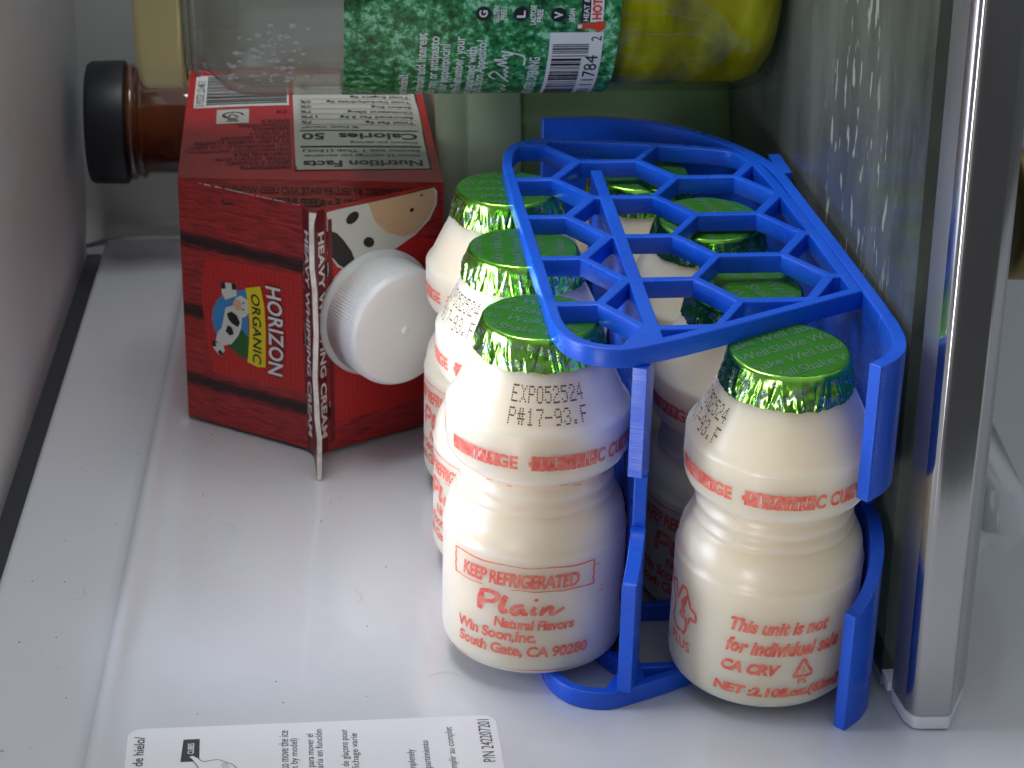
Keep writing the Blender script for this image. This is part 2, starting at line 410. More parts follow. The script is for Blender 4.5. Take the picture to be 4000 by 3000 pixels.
# the divider line is kept solid in the honeycomb
DL = [(24.0, 84.0), (21.7, -13.0)]
ddx, ddy = DL[1][0] - DL[0][0], DL[1][1] - DL[0][1]; dl = math.hypot(ddx, ddy); dnx, dny = -ddy / dl, ddx / dl
if dnx < 0: dnx, dny = -dnx, -dny
dc = dnx * DL[0][0] + dny * DL[0][1]
holes = []
cells = []
for col, u0 in ((0, 28.0), (1, 51.1), (-1, 4.6), (2, 74.4), (-2, -18.5)):
    for k in range(-3, 6):
        cells.append((u0, (77.3 if col % 2 == 0 else 63.8) - 27.0 * k + (0.35 if col % 2 else 0)))
E15 = 15.55
for cx, cy in cells:
    r = E15 - 1.25
    hx = [(cx + r * math.cos(PI / 3 * k), cy + r * math.sin(PI / 3 * k)) for k in range(6)]
    p = clip(hx, inner_hp)
    if not p: continue
    sides = []
    us = [q[0] * dnx + q[1] * dny - dc for q in p]
    if min(us) < -1.6 and max(us) > 1.6 and max(q[1] for q in p) < 85:
        for s in (1, -1):
            q = clip(p, [(s * dnx, s * dny, s * dc + 1.55)])
            if q: sides.append(q)
    else: sides.append(p)
    for q in sides:
        if abs(parea(q)) > 7: holes.append(q)
def plate(name, z0, z1, parent):
    bev = 0.35
    cu = bpy.data.curves.new(name, 'CURVE'); cu.dimensions = '2D'; cu.fill_mode = 'BOTH'
    cu.extrude = (z1 - z0) / 2 * MM - bev * MM; cu.bevel_depth = bev * MM; cu.bevel_resolution = 2; cu.offset = -bev * MM
    for pg in [outer_poly] + holes:
        s = cu.splines.new('POLY'); q = [pg[0]]
        for p in pg[1:]:
            if math.hypot(p[0] - q[-1][0], p[1] - q[-1][1]) > 0.25: q.append(p)
        if math.hypot(q[0][0] - q[-1][0], q[0][1] - q[-1][1]) < 0.25: q.pop()
        s.points.add(len(q) - 1)
        for i, p in enumerate(q): s.points[i].co = (p[0] * MM, p[1] * MM, 0, 1)
        s.use_cyclic_u = True
    o = bpy.data.objects.new('tmp', cu); C.objects.link(o)
    me = bpy.data.meshes.new_from_object(o.evaluated_get(bpy.context.evaluated_depsgraph_get()))
    bpy.data.objects.remove(o); bpy.data.curves.remove(cu)
    me.materials.clear(); me.materials.append(M['blue'])
    me.shade_smooth(); me.set_sharp_from_angle(angle=math.radians(35))
    me.name = name
    q = link(name, me, parent); q.location = (0, 0, (z0 + z1) / 2 * MM); return q
plate('honeycomb_top', H1 - 4.4, H1, rack)
plate('honeycomb_base', 0.05, H0, rack)
def strip(mb, path, th, zlo, zhi, m, nose=True):
    """vertical wall along a path; zlo/zhi are functions of the path fraction"""
    n = len(path); Lf = []; Rt = []
    for i in range(n):
        a = path[max(0, i - 1)]; b = path[min(n - 1, i + 1)]
        dx, dy = b[0] - a[0], b[1] - a[1]; l = math.hypot(dx, dy)
        Lf.append((path[i][0] - dy / l * th / 2, path[i][1] + dx / l * th / 2)); Rt.append((path[i][0] + dy / l * th / 2, path[i][1] - dx / l * th / 2))
    vs = []
    for i in range(n):
        f = i / (n - 1)
        vs += [(*Lf[i], zlo(f)), (*Rt[i], zlo(f)), (*Rt[i], zhi(f)), (*Lf[i], zhi(f))]
    fs = []
    for i in range(n - 1):
        a, b = 4 * i, 4 * (i + 1)
        fs += [[a, a + 1, b + 1, b], [a + 1, a + 2, b + 2, b + 1], [a + 2, a + 3, b + 3, b + 2], [a + 3, a, b, b + 3]]
    fs += [[3, 2, 1, 0], [4 * n - 4, 4 * n - 3, 4 * n - 2, 4 * n - 1]]
    mb.add(vs, fs, m)
def bev(o, wd=0.45, seg=2):
    b = o.modifiers.new('b', 'BEVEL'); b.width = wd * MM; b.segments = seg; b.limit_method = 'ANGLE'; b.angle_limit = math.radians(38)
    o.data.shade_smooth(); o.data.set_sharp_from_angle(angle=math.radians(38)); return o
ss = lambda x: max(0, min(1, x)) ** 2 * (3 - 2 * max(0, min(1, x)))
# side wall: back arc, straight run, then the front hook cut into an upper and a lower lip
arc = smooth_path([(15.2, 127.2), (23, 127.2), (31, 126.7), (39, 125.1), (46.5, 121.5), (53.7, 115.3), (60.2, 106.6), (65.6, 96.4), (69.0, 87), (70.4, 77), (71.2, 55), (72.3, 25), (73.0, 0), (73.2, -8), (73.2, -14)], 4)
mb = MB(); strip(mb, arc, 3.0, lambda f: 0.0, lambda f: H1, M['blue']); bev(mb.build('side_wall', rack, False), 0.4)
hook = smooth_path([(73.2, -14.1), (73.1, -20), (72.5, -26), (71.1, -31), (68.7, -34.8), (65.9, -37.6), (63.9, -39.2)], 6)
mb = MB(); strip(mb, hook, 3.0, lambda f: 57.0 - 7 * (1 - ss(f / 0.35)), lambda f: H1, M['blue']); bev(mb.build('upper_lip', rack, False), 0.9, 3)
mb = MB(); strip(mb, hook, 3.0, lambda f: 0.0, lambda f: 29.2 + 13 * (1 - ss((f - 0.1) / 0.85)), M['blue']); bev(mb.build('lower_lip', rack, False), 0.9, 3)
mb = MB(); mb.box(71.2, 74.4, 81.5, 96, 0.05, H1 - 0.6, M['blue']); o = bev(mb.build('joint_tab', rack, False), 0.4)
# divider: straight ramp wall and a hooked front post, printed in two halves
dv = smooth_path([(24.1, 84.5), (23.4, 55), (22.7, 25), (22.0, -5), (21.5, -13), (20.7, -18.0)], 4)
mb = MB(); strip(mb, dv, 2.9, lambda f: H0, lambda f: 53.2, M['blue']); bev(mb.build('divider', rack, False), 0.3)
mb = MB(); strip(mb, dv, 2.9, lambda f: 53.35, lambda f: H1 - 0.35, M['blue']); bev(mb.build('divider', rack, False), 0.3)
dh = smooth_path([(20.7, -18.05), (19.9, -21.5), (18.9, -24.6), (17.9, -27.0), (17.4, -28.2)], 5)
mb = MB(); strip(mb, dh, 3.2, lambda f: 58.2 - 4 * (1 - ss(f / 0.4)), lambda f: H1 - 4.4, M['blue']); bev(mb.build('divider_post', rack, False), 0.9, 3)
mb = MB(); strip(mb, dh, 3.2, lambda f: H0, lambda f: 31.8 + 9 * (1 - ss((f - 0.1) / 0.8)), M['blue']); bev(mb.build('divider_post', rack, False), 0.9, 3)

# ------------------------------------------------------------------ small drink bottle
PROF = [(0.01, 1.2), (15.5, 1.0), (17.0, 0.1), (18.6, 0.0), (19.6, 0.4), (20.3, 1.2), (20.7, 2.4), (20.88, 4), (20.92, 9), (20.9, 15), (20.9, 22), (20.9, 28.6), (21.0, 29.6), (21.02, 30.1), (20.85, 30.6), (20.55, 31.1),
        (20.45, 32.2), (20.3, 33.8), (19.9, 35.4), (19.2, 36.9), (18.4, 38.0), (17.8, 38.7), (17.75, 39.2), (17.95, 39.8), (17.8, 40.4), (17.2, 41.0), (17.05, 41.8), (17.2, 42.5), (17.5, 43.1), (17.4, 43.7), (16.95, 44.4), (16.8, 45.4), (16.85, 46.2),
        (17.3, 46.9), (18.5, 47.6), (19.6, 48.5), (20.2, 49.8), (20.5, 52.0), (20.62, 54.0), (20.6, 56.5), (20.55, 58.4), (20.62, 59.3), (20.6, 59.8), (20.3, 60.4), (19.75, 61.0), (19.1, 62.0), (17.9, 64.6), (16.3, 68.0), (14.6, 71.4), (13.6, 73.0), (12.5, 74.2), (12.3, 75.2), (12.3, 78.5)]
def prof_r(z):
    for i in range(5, len(PROF) - 1):
        a, b = PROF[i], PROF[i + 1]
        if a[1] <= z <= b[1]: return a[0] + (b[0] - a[0]) * (z - a[1]) / (b[1] - a[1])
    return 20.5
RR = 20.9
def wrap(eps=0.06):
    def f(x, z):
        a = x / RR; r = prof_r(z) + eps
        return (r * math.sin(a), -r * math.cos(a), z)
    return f
def deg(d): return math.radians(d) * RR
bot_me = None
def bottle_meshes():
    out = {}
    mb = MB(); mb.lathe(PROF, M['bottle'], 128)
    o = mb.build('bottle_body', None, True, 75); out['body'] = o.data; bpy.data.objects.remove(o)
    # red print: angles are degrees round the bottle, 0 = centre of the ingredient side
    mb = MB(); W = wrap(); I = M['red_ink']; rng = random.Random(3)
    def smear(t, a0, a1, z0, z1, b, solid):
        text(mb, t, W, I, deg(a0), deg(a1), z0, z1, b, 0, 1.0, 3)
        for f0, f1 in solid:                          # ink run together between the letters
            x0, x1 = deg(a0 + (a1 - a0) * f0), deg(a0 + (a1 - a0) * f1); n = max(4, int((x1 - x0) / 0.22)); up_, dn = [], []
            for k in range(n + 1):
                x = x0 + (x1 - x0) * k / n
                up_.append((x, z1 - rng.uniform(-0.12, 0.22))); dn.append((x, z0 + rng.uniform(-0.12, 0.25)))
            mb.tris(up_ + dn, [[k, n + 1 + k, n + 2 + k, k + 1] for k in range(n)], wrap(0.05), I)
            for k in range(int((x1 - x0) / 1.0)):     # slivers of bare plastic left between strokes
                x = rng.uniform(x0 + 0.3, x1 - 0.3); h = rng.uniform(0.5, 2.0); zc = rng.uniform(z0 + 0.6, z1 - 0.6)
                stroke(mb, [(x, max(z0, zc - h / 2)), (x + 0.1, min(z1, zc + h / 2))], rng.uniform(0.10, 0.2), wrap(0.10), M['bare'], 1, False)
    for base in (0, 180):
        smear('PROBIOTIC CULTURED', base - 3, base + 98, 51.9, 55.5, 0.04, ((0.0, 0.42), (0.62, 1.0)))
        smear('BEVERAGE', base - 62, base - 11, 52.0, 55.3, 0.04, ((0.0, 0.76),))
        stroke(mb, [(deg(base - 4.5), 53.5), (deg(base - 2), 53.7)], 1.2, W, I, 2)
    # boxed notice
    bx0, bx1, bz0, bz1 = -56, 40, 22.0, 28.2
    stroke(mb, [(deg(bx0 + (bx1 - bx0) * k / 20), bz1 + 0.12 * math.sin(k)) for k in range(21)], lambda t: 0.30 + 0.1 * math.sin(9 * t), W, I, 2)
    stroke(mb, [(deg(bx0 + (bx1 - bx0) * k / 20), bz0 + 0.10 * math.sin(k * 1.7)) for k in range(6)], 0.26, W, I, 2)
    stroke(mb, [(deg(bx0 + (bx1 - bx0) * k / 20), bz0 + 0.3 - 0.10 * math.sin(k * 1.7)) for k in range(9, 21)], lambda t: 0.2 + 0.2 * t, W, I, 2)
    for a in (bx0, bx1): stroke(mb, [(deg(a) + 0.10 * math.sin(k * 2.1), bz0 + (bz1 - bz0) * k / 8) for k in range(9)], 0.5, W, I, 2)
    text(mb, 'KEEP REFRIGERATED', W, I, deg(-48), deg(29), 22.9, 26.4, 0.022, 0.12, 0.9, 2)
    text(mb, 'KEEP REFRIGERATED', W, I, deg(-47.2), deg(29.6), 23.2, 26.5, 0.0, 0.12, 0.9, 2)
    # brush script word
    for pts, wd in ([((-12.6, 20.2), (-12.3, 18.0), (-11.6, 15.6)), 1.9], [((-13.2, 20.4), (-11, 20.9), (-8.8, 20.2), (-9.2, 18.6), (-11.6, 18.0)), 1.3], [((-7.0, 20.6), (-7.2, 18.2), (-6.6, 16.6), (-5.4, 16.8)), 1.7],
                    [((-2.6, 18.6), (-4.2, 18.2), (-4.6, 16.8), (-3.4, 16.3), (-2.4, 17.6), (-2.0, 16.5), (-1.0, 16.6)), 1.25], [((0.0, 18.4), (-0.2, 16.8), (0.9, 16.5)), 1.2], [((1.8, 18.4), (1.8, 16.4), (2.6, 18.0), (3.6, 18.2), (3.7, 16.8), (4.6, 16.5), (6.4, 17.9)), 1.15]):
        stroke(mb, [(p[0] * 1.05 + 0.6 + 0.35 * (p[1] - 18), p[1]) for p in pts], lambda t, w_=wd: 0.86 * w_ * (0.75 + 0.3 * math.sin(PI * t)), W, I, 5)
    poly(mb, ell(0.9, 20.2, 0.55, 0.4, 10), W, I)
    text(mb, 'Natural Flavors', W, I, deg(-24), deg(27), 12.3, 14.9, 0.045, 0.15, 0.95, 2)
    text(mb, 'Win Soon,Inc.', W, I, deg(-52), deg(3), 8.6, 11.9, 0.038, 0.1, 0.95, 2)
    text(mb, 'South Gate, CA 90280', W, I, deg(-51), deg(37), 4.9, 8.2, 0.038, 0.1, 0.95, 2)
    stroke(mb, [(deg(a), 1.7 + 0.05 * math.sin(a)) for a in range(-80, 81, 8)], lambda t: 0.16 + 0.12 * math.sin(14 * t), wrap(0.1), I, 2)
    for a, z, l in ((-40, 45.9, 5), (-22, 45.7, 4), (18, 46.3, 7), (30, 45.6, 6), (44, 19.5, 4), (46, 20.6, 3), (41, 26.6, 4)):
        stroke(mb, [(deg(a), z), (deg(a + l / 2), z + 0.12), (deg(a + l), z)], 0.22, W, I, 2)
    # big outlined lettering with its oval
    o0 = 112
    oval = [(deg(o0) + 15.0 * math.cos(a), 15.2 + 8.6 * math.sin(a)) for a in [2 * PI * k / 36 for k in range(37)]]
    stroke(mb, [p for p in oval if p[0] < deg(o0 + 6)] + [], 0.9, W, I, 1, False) if False else stroke(mb, oval[8:29], 0.8, W, I, 1, False)
    Y = [(2.0, 22.0), (5.2, 23.6), (6.6, 20.0), (8.6, 24.2), (11.0, 23.0), (8.2, 16.4), (10.8, 16.8), (10.4, 12.6), (4.4, 13.4), (5.6, 18.2), (2.0, 22.0)]
    for q, dx in ((Y, 0), ([(-8, 22), (-4.6, 23), (-2.8, 19), (-1, 23.4), (1.4, 22.4), (-1.6, 17.4), (-2.2, 12.6), (-5.4, 12.8), (-5.0, 17.6), (-8, 22)], -1.0)):
        stroke(mb, [(deg(o0) + p[0] + dx, p[1]) for p in q], 0.85, W, I, 2)
    cr = [(9.6, 21.2), (11.4, 21.8), (12.2, 20.0), (14.0, 19.4), (14.2, 17.4), (12.4, 17.4), (11.6, 15.6), (9.8, 16.2), (10.0, 18.0), (8.8, 18.6), (9.0, 20.4), (10.0, 20.0), (9.6, 21.2)]
    stroke(mb, [(deg(o0) + p[0], p[1] + 0.4) for p in cr], 0.8, W, I, 2)
    text(mb, 'PLUS', W, I, deg(o0) + 5.0, deg(o0) + 13.0, 8.6, 11.2, 0.02, -0.1, 1.0, 2)
    # sale notice
    s0 = 176
    text(mb, 'This unit is not', W, I, deg(s0), deg(s0 + 62), 20.4, 24.0, 0.045, 0.3, 1.0, 2)
    text(mb, 'for individual sale', W, I, deg(s0 - 2), deg(s0 + 72), 14.8, 18.7, 0.045, 0.3, 1.0, 2)
    text(mb, 'CA CRV', W, I, deg(s0 - 4), deg(s0 + 33), 9.7, 12.7, 0.065, 0.28, 1.0, 2)
    text(mb, 'NET :2.10fl.oz.(62ml)', W, I, deg(s0 - 8), deg(s0 + 78), 3.3, 6.6, 0.06, 0.15, 0.95, 2)
    tr = [(deg(s0 + 41), 9.4), (deg(s0 + 44.5), 12.0), (deg(s0 + 47), 13.6), (deg(s0 + 49.5), 12.0), (deg(s0 + 53), 9.4), (deg(s0 + 41), 9.4)]
    stroke(mb, tr, 0.75, W, I, 3)
    text(mb, '6', wrap(0.08), I, deg(s0 + 45.8), deg(s0 + 48.4), 10.2, 11.8, 0.01, 0, 1, 1)
    text(mb, 'PS', W, I, deg(s0 + 44), deg(s0 + 50), 7.2, 8.6, 0.02, 0, 1, 1)
    o = mb.build('red_print', None, False); out['print'] = o.data; bpy.data.objects.remove(o)
    # dot matrix date
    G = {'E': '11111 10000 10000 11110 10000 10000 11111', 'X': '10001 01010 00100 00100 00100 01010 10001', 'P': '11110 10001 10001 11110 10000 10000 10000', '0': '01110 10001 10001 10001 10001 10001 01110',
         '5': '11111 10000 11110 00001 00001 10001 01110', '2': '01110 10001 00001 00110 01000 10000 11111', '4': '00010 00110 01010 10010 11111 00010 00010', '#': '01010 01010 11111 01010 11111 01010 01010',
         '1': '00100 01100 00100 00100 00100 00100 01110', '7': '11111 00001 00010 00010 00100 00100 00100', '-': '00000 00000 00000 11111 00000 00000 00000', '9': '01110 10001 10001 01111 00001 00001 01110',
         '3': '01110 10001 00001 00110 00001 10001 01110', '.': '00000 00000 00000 00000 00000 01100 01100', 'F': '11111 10000 10000 11110 10000 10000 10000'}
    mb = MB(); rng = random.Random(5)
    RS = 16.6
    def W2(x, z):
        a = x / RS; r = prof_r(z) + 0.06
        return (r * math.sin(a), -r * math.cos(a), z)
    for line, zt in (('EXP052524', 69.6), ('P#17-93.F', 65.2)):
        for ci, ch in enumerate(line):
            jx = rng.uniform(-0.08, 0.08)
            for ri, row in enumerate(G[ch].split()):
                for k, b in enumerate(row):
                    if b == '1':
                        x = -8.0 + ci * 1.82 + k * 0.29 + jx; z = zt - ri * 0.50 + rng.uniform(-0.04, 0.04)
                        poly(mb, ell(x, z, 0.165, 0.21, 7), W2, M['black_ink'])
    o = mb.build('date_stamp', None, False); out['stamp'] = o.data; bpy.data.objects.remove(o)
    # crimped foil caps, three different ones
    for var in range(3):
        rng = random.Random(20 + var); np_ = 46
        pl = [(2 * PI * (i + rng.uniform(-0.35, 0.35)) / np_, rng.uniform(0.3, 1.0), rng.choice((0.014, 0.02, 0.03, 0.05, 0.075)), rng.choice((-1, 1, 1))) for i in range(np_)]
        nv = Vector((var * 7.3, 1.7, 4.1))
        RT, LS = 13.15, 7.0
        def cap(x, y, eps=0.0):
            rho = math.hypot(x, y); th = math.atan2(x, -y)
            if rho < RT - 0.6:
                z = 79.5 + 0.10 * noise.noise(Vector((x * 0.22, y * 0.22, 0)) + nv) + 0.05 * noise.noise(Vector((x * 0.7, y * 0.7, 3)) + nv) - 0.15 * (rho / RT) ** 6
                return (x, y, z + eps)
            t = (rho - (RT - 0.6)) / (LS + 0.6); t = min(t, 1.12)
            pleat = 0.0
            for a, am, wd, sg in pl:
                d = (th - a + PI) % (2 * PI) - PI
                d -= 0.10 * (t - 0.3) * sg
                if abs(d) < 5 * wd: pleat += am * math.exp(-abs(d) / wd) * (1 if sg > 0 else -0.8)
            cr = noise.noise(Vector((math.sin(th) * 5, math.cos(th) * 5, t * 1.8)) + nv) * 0.26 + noise.noise(Vector((math.sin(th) * 13, math.cos(th) * 13, t * 4)) + nv) * 0.20 + noise.noise(Vector((math.sin(th) * 30, math.cos(th) * 30, t * 5)) + nv) * 0.05
            tt = max(0.0, min(1.0, (t - 0.05) / 0.5))
            r = RT - 0.45 + 0.45 * min(1, t / 0.10) ** 0.5 + 1.35 * t ** 1.1 + (0.80 * pleat + 1.25 * cr) * tt * (1.0 - 0.3 * t * t) + eps
            edge = 0.35 * noise.noise(Vector((math.sin(th) * 3, math.cos(th) * 3, 9)) + nv) + 0.22 * noise.noise(Vector((math.sin(th) * 15, math.cos(th) * 15, 2)) + nv)
            z = 79.4 - 0.5 * min(1, t / 0.09) ** 2 - (t * 6.6) * (1 + 0.17 * edge * t) + eps * 0.3
            return (r * math.sin(th), -r * math.cos(th), z)
        mb = MB(); SEG = 420; vs = [cap(0, 0)]; fs = []; kinds = []
        rhos = [3, 6, 9, 11.4, 12.5] + [12.75 + (RT + LS - 12.75) * k / 16 for k in range(17)]
        for rho in rhos:
            for k in range(SEG):
                a = 2 * PI * k / SEG; vs.append(cap(rho * math.sin(a), -rho * math.cos(a)))
        top = [[0, 1 + k, 1 + (k + 1) % SEG] for k in range(SEG)]; side = []
        for i in range(len(rhos) - 1):
            for k in range(SEG):
                q = [1 + i * SEG + k, 1 + (i + 1) * SEG + k, 1 + (i + 1) * SEG + (k + 1) % SEG, 1 + i * SEG + (k + 1) % SEG]
                (top if i < 4 else side).append(q)
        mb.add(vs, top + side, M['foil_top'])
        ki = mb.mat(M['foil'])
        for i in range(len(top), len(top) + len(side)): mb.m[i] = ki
        # lettering printed on the flat foil before it was crimped
        v, f, a0, a1, b0, b1 = glyphs('Shake Well', 0.014, 0.25, 1.0, 3)
        ang = -0.45 + 0.9 * var; ca, sa = math.cos(ang), math.sin(ang)
        for row in range(-5, 6):
            for colm in range(-2, 3):
                ox, oy = colm * 18.5 + (row % 2) * 8.6 + var * 3, row * 4.9
                h = 2.9; s = h / (b1 - b0)
                pts = [((p[0] - a0) * s * 0.98 + ox - 7, (p[1] - b0) * s + oy) for p in v]
                pts = [(x * ca - y * sa, x * sa + y * ca) for x, y in pts]
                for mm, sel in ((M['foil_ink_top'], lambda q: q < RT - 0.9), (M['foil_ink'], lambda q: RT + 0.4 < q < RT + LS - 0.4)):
                    keep = [t for t in f if all(sel(math.hypot(*pts[i])) for i in t)]
                    if not keep: continue
                    ids = sorted({i for t in keep for i in t}); mp_ = {i: j for j, i in enumerate(ids)}
                    mb.add([cap(*pts[i], 0.07) for i in ids], [[mp_[i] for i in t] for t in keep], mm)
        o = mb.build('foil_cap', None, True, 60); out['cap%d' % var] = o.data; bpy.data.objects.remove(o)
    return out
BM_ = bottle_meshes()
def bottle(u, v, z, turn, stamp, capv, capturn, tilt, label):
    t = thing('drink_bottle', label, 'bottle', (u, v, z), 'small milky drink bottles in the blue rack')
    t.rotation_euler = (math.radians(tilt), 0, 0)
    link('bottle_body', BM_['body'], t)
    o = link('red_print', BM_['print'], t); o.rotation_euler = (0, 0, math.radians(turn))
    o = link('date_stamp', BM_['stamp'], t); o.rotation_euler = (0, 0, math.radians(stamp))
    o = link('foil_cap', BM_['cap%d' % capv], t); o.rotation_euler = (0, 0, math.radians(capturn))
    return t
bottle(0, 0, H0, -7.4, 0.6, 0, 0, 0, 'front left bottle with EXP052524 facing forward above the words keep refrigerated')
bottle(0.8, 41.6, H0, -52, -71, 1, 60, 0, 'middle bottle of the left row, its date stamp turned to the left')
bottle(1.4, 83.2, H0, -48, 150, 2, 100, 0, 'rearmost bottle of the left row, beside the red carton spout cap')
bottle(50.6, -15.7, H0, -209.6, -87, 1, 0, 3.5, 'front right bottle reading This unit is not, held by the two blue lips')
bottle(50.0, 24.0, H0 - 2.5, -30, 170, 2, 220, 3, 'second bottle of the right row, directly behind the front right one')
bottle(48.9, 64.6, H0, 40, 200, 0, 140, 3.8, 'third bottle of the right row, its cap seen through the middle honeycomb cells')
bottle(37.8, 103.0, H0 - 1.5, 10, 38, 1, 300, 3, 'bottle in the back corner of the rack, behind the end of the divider wall')

# ------------------------------------------------------------------ red cream carton lying with its gable towards the viewer
def wood_mat():
    m = mat('red_barn_wood_print', (0.4, 0.02, 0.02), 0.42)
    uv = nd(m, 'ShaderNodeUVMap'); mp = nd(m, 'ShaderNodeMapping'); mp.inputs['Scale'].default_value = (0.07, 1.0, 1)
    n = nd(m, 'ShaderNodeTexNoise'); n.inputs['Scale'].default_value = 2.0; n.inputs['Detail'].default_value = 8; n.inputs['Roughness'].default_value = 0.7; n.inputs['Distortion'].default_value = 0.6
    r = ramp(m, [(0.26, (0.025, 0.004, 0.005)), (0.44, (0.27, 0.015, 0.017)), (0.62, (0.60, 0.035, 0.034))])
    ln(m, uv.outputs[0], mp.inputs[0]); ln(m, mp.outputs[0], n.inputs['Vector'])
    sp = nd(m, 'ShaderNodeSeparateXYZ'); ln(m, uv.outputs[0], sp.inputs[0])
    md = nd(m, 'ShaderNodeMath', operation='PINGPONG'); md.inputs[1].default_value = 10.5
    ad = nd(m, 'ShaderNodeMath', operation='ADD'); ad.inputs[1].default_value = 9.0
    ln(m, sp.outputs[1], ad.inputs[0]); ln(m, ad.outputs[0], md.inputs[0])
    mr = nd(m, 'ShaderNodeMapRange'); mr.inputs[1].default_value = 0.3; mr.inputs[2].default_value = 2.8; mr.inputs[3].default_value = 0.34; mr.inputs[4].default_value = 0.0
    ln(m, md.outputs[0], mr.inputs[0])
    sb = nd(m, 'ShaderNodeMath', operation='SUBTRACT'); ln(m, n.outputs['Fac'], sb.inputs[0]); ln(m, mr.outputs[0], sb.inputs[1])
    ln(m, sb.outputs[0], r.inputs[0]); ln(m, r.outputs[0], bsdf(m).inputs['Base Color']); return m
M['wood'] = wood_mat()
M['carton_red'] = mat('carton_red', (0.56, 0.018, 0.022), 0.33); noise_col(M['carton_red'], 40, [(0.3, (0.50, 0.014, 0.018)), (0.7, (0.60, 0.022, 0.026))])
M['carton_dark'] = mat('carton_dark_red', (0.17, 0.008, 0.014), 0.36)
M['burlap'] = mat('burlap_red_print', (0.55, 0.02, 0.018), 0.42)
def burlap():
    m = M['burlap']; tc = nd(m, 'ShaderNodeTexCoord'); b = []
    for rot in (0, 90):
        mp = nd(m, 'ShaderNodeMapping'); wv = nd(m, 'ShaderNodeTexWave'); wv.inputs['Scale'].default_value = 260; wv.inputs['Distortion'].default_value = 1.2
        wv.bands_direction = 'Z' if rot else 'X'
        ln(m, tc.outputs['Object'], mp.inputs[0]); ln(m, mp.outputs[0], wv.inputs['Vector']); b.append(wv)
    mu = nd(m, 'ShaderNodeMath', operation='MULTIPLY'); ln(m, b[0].outputs['Fac'], mu.inputs[0]); ln(m, b[1].outputs['Fac'], mu.inputs[1])
    r = ramp(m, [(0.05, (0.52, 0.014, 0.013)), (0.7, (0.64, 0.024, 0.020))]); ln(m, mu.outputs[0], r.inputs[0]); ln(m, r.outputs[0], bsdf(m).inputs['Base Color'])
burlap()
M['board'] = mat('carton_board_edge', (0.72, 0.70, 0.64), 0.6); noise_col(M['board'], 300, [(0.35, (0.58, 0.53, 0.47)), (0.6, (0.78, 0.76, 0.71))])
M['white_print'] = mat('white_print', (0.80, 0.80, 0.78), 0.4)
M['label_grey'] = mat('grey_label_print', (0.66, 0.66, 0.60), 0.4)
M['black_print'] = mat('black_print', (0.012, 0.011, 0.012), 0.4)
M['dark_text'] = mat('dark_red_text', (0.045, 0.006, 0.010), 0.4)
M['yellow_print'] = mat('yellow_print', (0.85, 0.70, 0.01), 0.4)
M['blue_print'] = mat('blue_print', (0.05, 0.27, 0.62), 0.4)
M['green_print'] = mat('green_print', (0.02, 0.12, 0.02), 0.4)
M['cow_white'] = mat('cow_white_print', (0.74, 0.74, 0.68), 0.4)
M['peach'] = mat('peach_print', (0.74, 0.47, 0.28), 0.4)
M['spout'] = mat('white_spout_plastic', (0.87, 0.88, 0.87), 0.32, Subsurface_Weight=0.35, Subsurface_Scale=0.003)
CZ0, CZ1 = 1.2, 72.4
BL, BR = Vector((-83.5, 127.6)), Vector((-11.9, 120.4))
RL, RG = Vector((-50.3, 104.4)), Vector((-44.6, 102.2))           # feet of the two roof panels beside the ridge
carton = thing('cream_carton', 'red gable top cream carton with a white screw cap, left of the rack', 'carton', (0, 0, 0))
mb = MB()
NB = 12
def P3(p, z): return (p[0], p[1], z)
def bulge(a, b, t, z, out):
    k = math.sin(PI * t) * math.sin(PI * (z - CZ0) / (CZ1 - CZ0))
    q = a.lerp(b, t); d = (b - a).normalized(); nrm = Vector((d.y, -d.x))
    return (q.x + nrm.x * out * k, q.y + nrm.y * out * k, z)
def surf(a, b, out, m, nx=10, nz=10, uvx=None):
    L = (b - a).length; vs = []; uv = []
    for j in range(nz + 1):
        for i in range(nx + 1):
            t = i / nx; z = CZ0 + (CZ1 - CZ0) * j / nz; vs.append(bulge(a, b, t, z, out)); uv.append((t * L, z - CZ0))
    mb.add(vs, [[j * (nx + 1) + i, j * (nx + 1) + i + 1, (j + 1) * (nx + 1) + i + 1, (j + 1) * (nx + 1) + i] for j in range(nz) for i in range(nx)], m, uv)
surf(BL, RL, 0.0, M['wood']); surf(RG, BR, 0.0, M['wood'])
BKL, BKR = BL + Vector((0.4, 102)), BR + Vector((-0.6, 106))
surf(BKL, BL, 0.8, M['carton_red']); surf(BR, BKR, 0.8, M['carton_red']); surf(BKR, BKL, 0.8, M['carton_red'])
# roof flanks rising into the seal fin
FT = lambda z: Vector((-47.6 - 0.5 * (z - CZ0) / 71, 87.0 + 5.5 * max(0.0, (z - CZ0) / 71) ** 1.5))
FBs = Vector((-48.6, 100.6)), Vector((-46.6, 100.0))
for a, b in ((RL, FBs[0]), (FBs[1], RG)):
    mb.add([P3(a, CZ0), P3(b, CZ0), P3(b, CZ1 - 0.4), P3(a, CZ1 - 0.2)], [[0, 1, 2, 3]], M['carton_dark'], [(0, 0), (2, 0), (2, 70), (0, 70)])
nz = 12; z_ = [0.3 + (CZ1 - 1.0) * k / nz for k in range(nz + 1)]
vs = []
for z in z_:
    wv = 0.32 * math.sin(z * 0.17) + 0.12 * math.sin(z * 0.61)
    f = FT(z); vs += [(FBs[0].x, FBs[0].y, z), (f.x - 0.55 + wv, f.y, z), (f.x + 0.75 + wv, f.y, z), (FBs[1].x, FBs[1].y, z)]
for j in range(nz):
    a, b = 4 * j, 4 * j + 4
    for q, m in ((0, M['carton_dark']), (1, M['board']), (2, M['carton_dark'])):
        mb.add([vs[a + q], vs[a + q + 1], vs[b + q + 1], vs[b + q]], [[0, 1, 2, 3]], m, [(0, 0)] * 4)
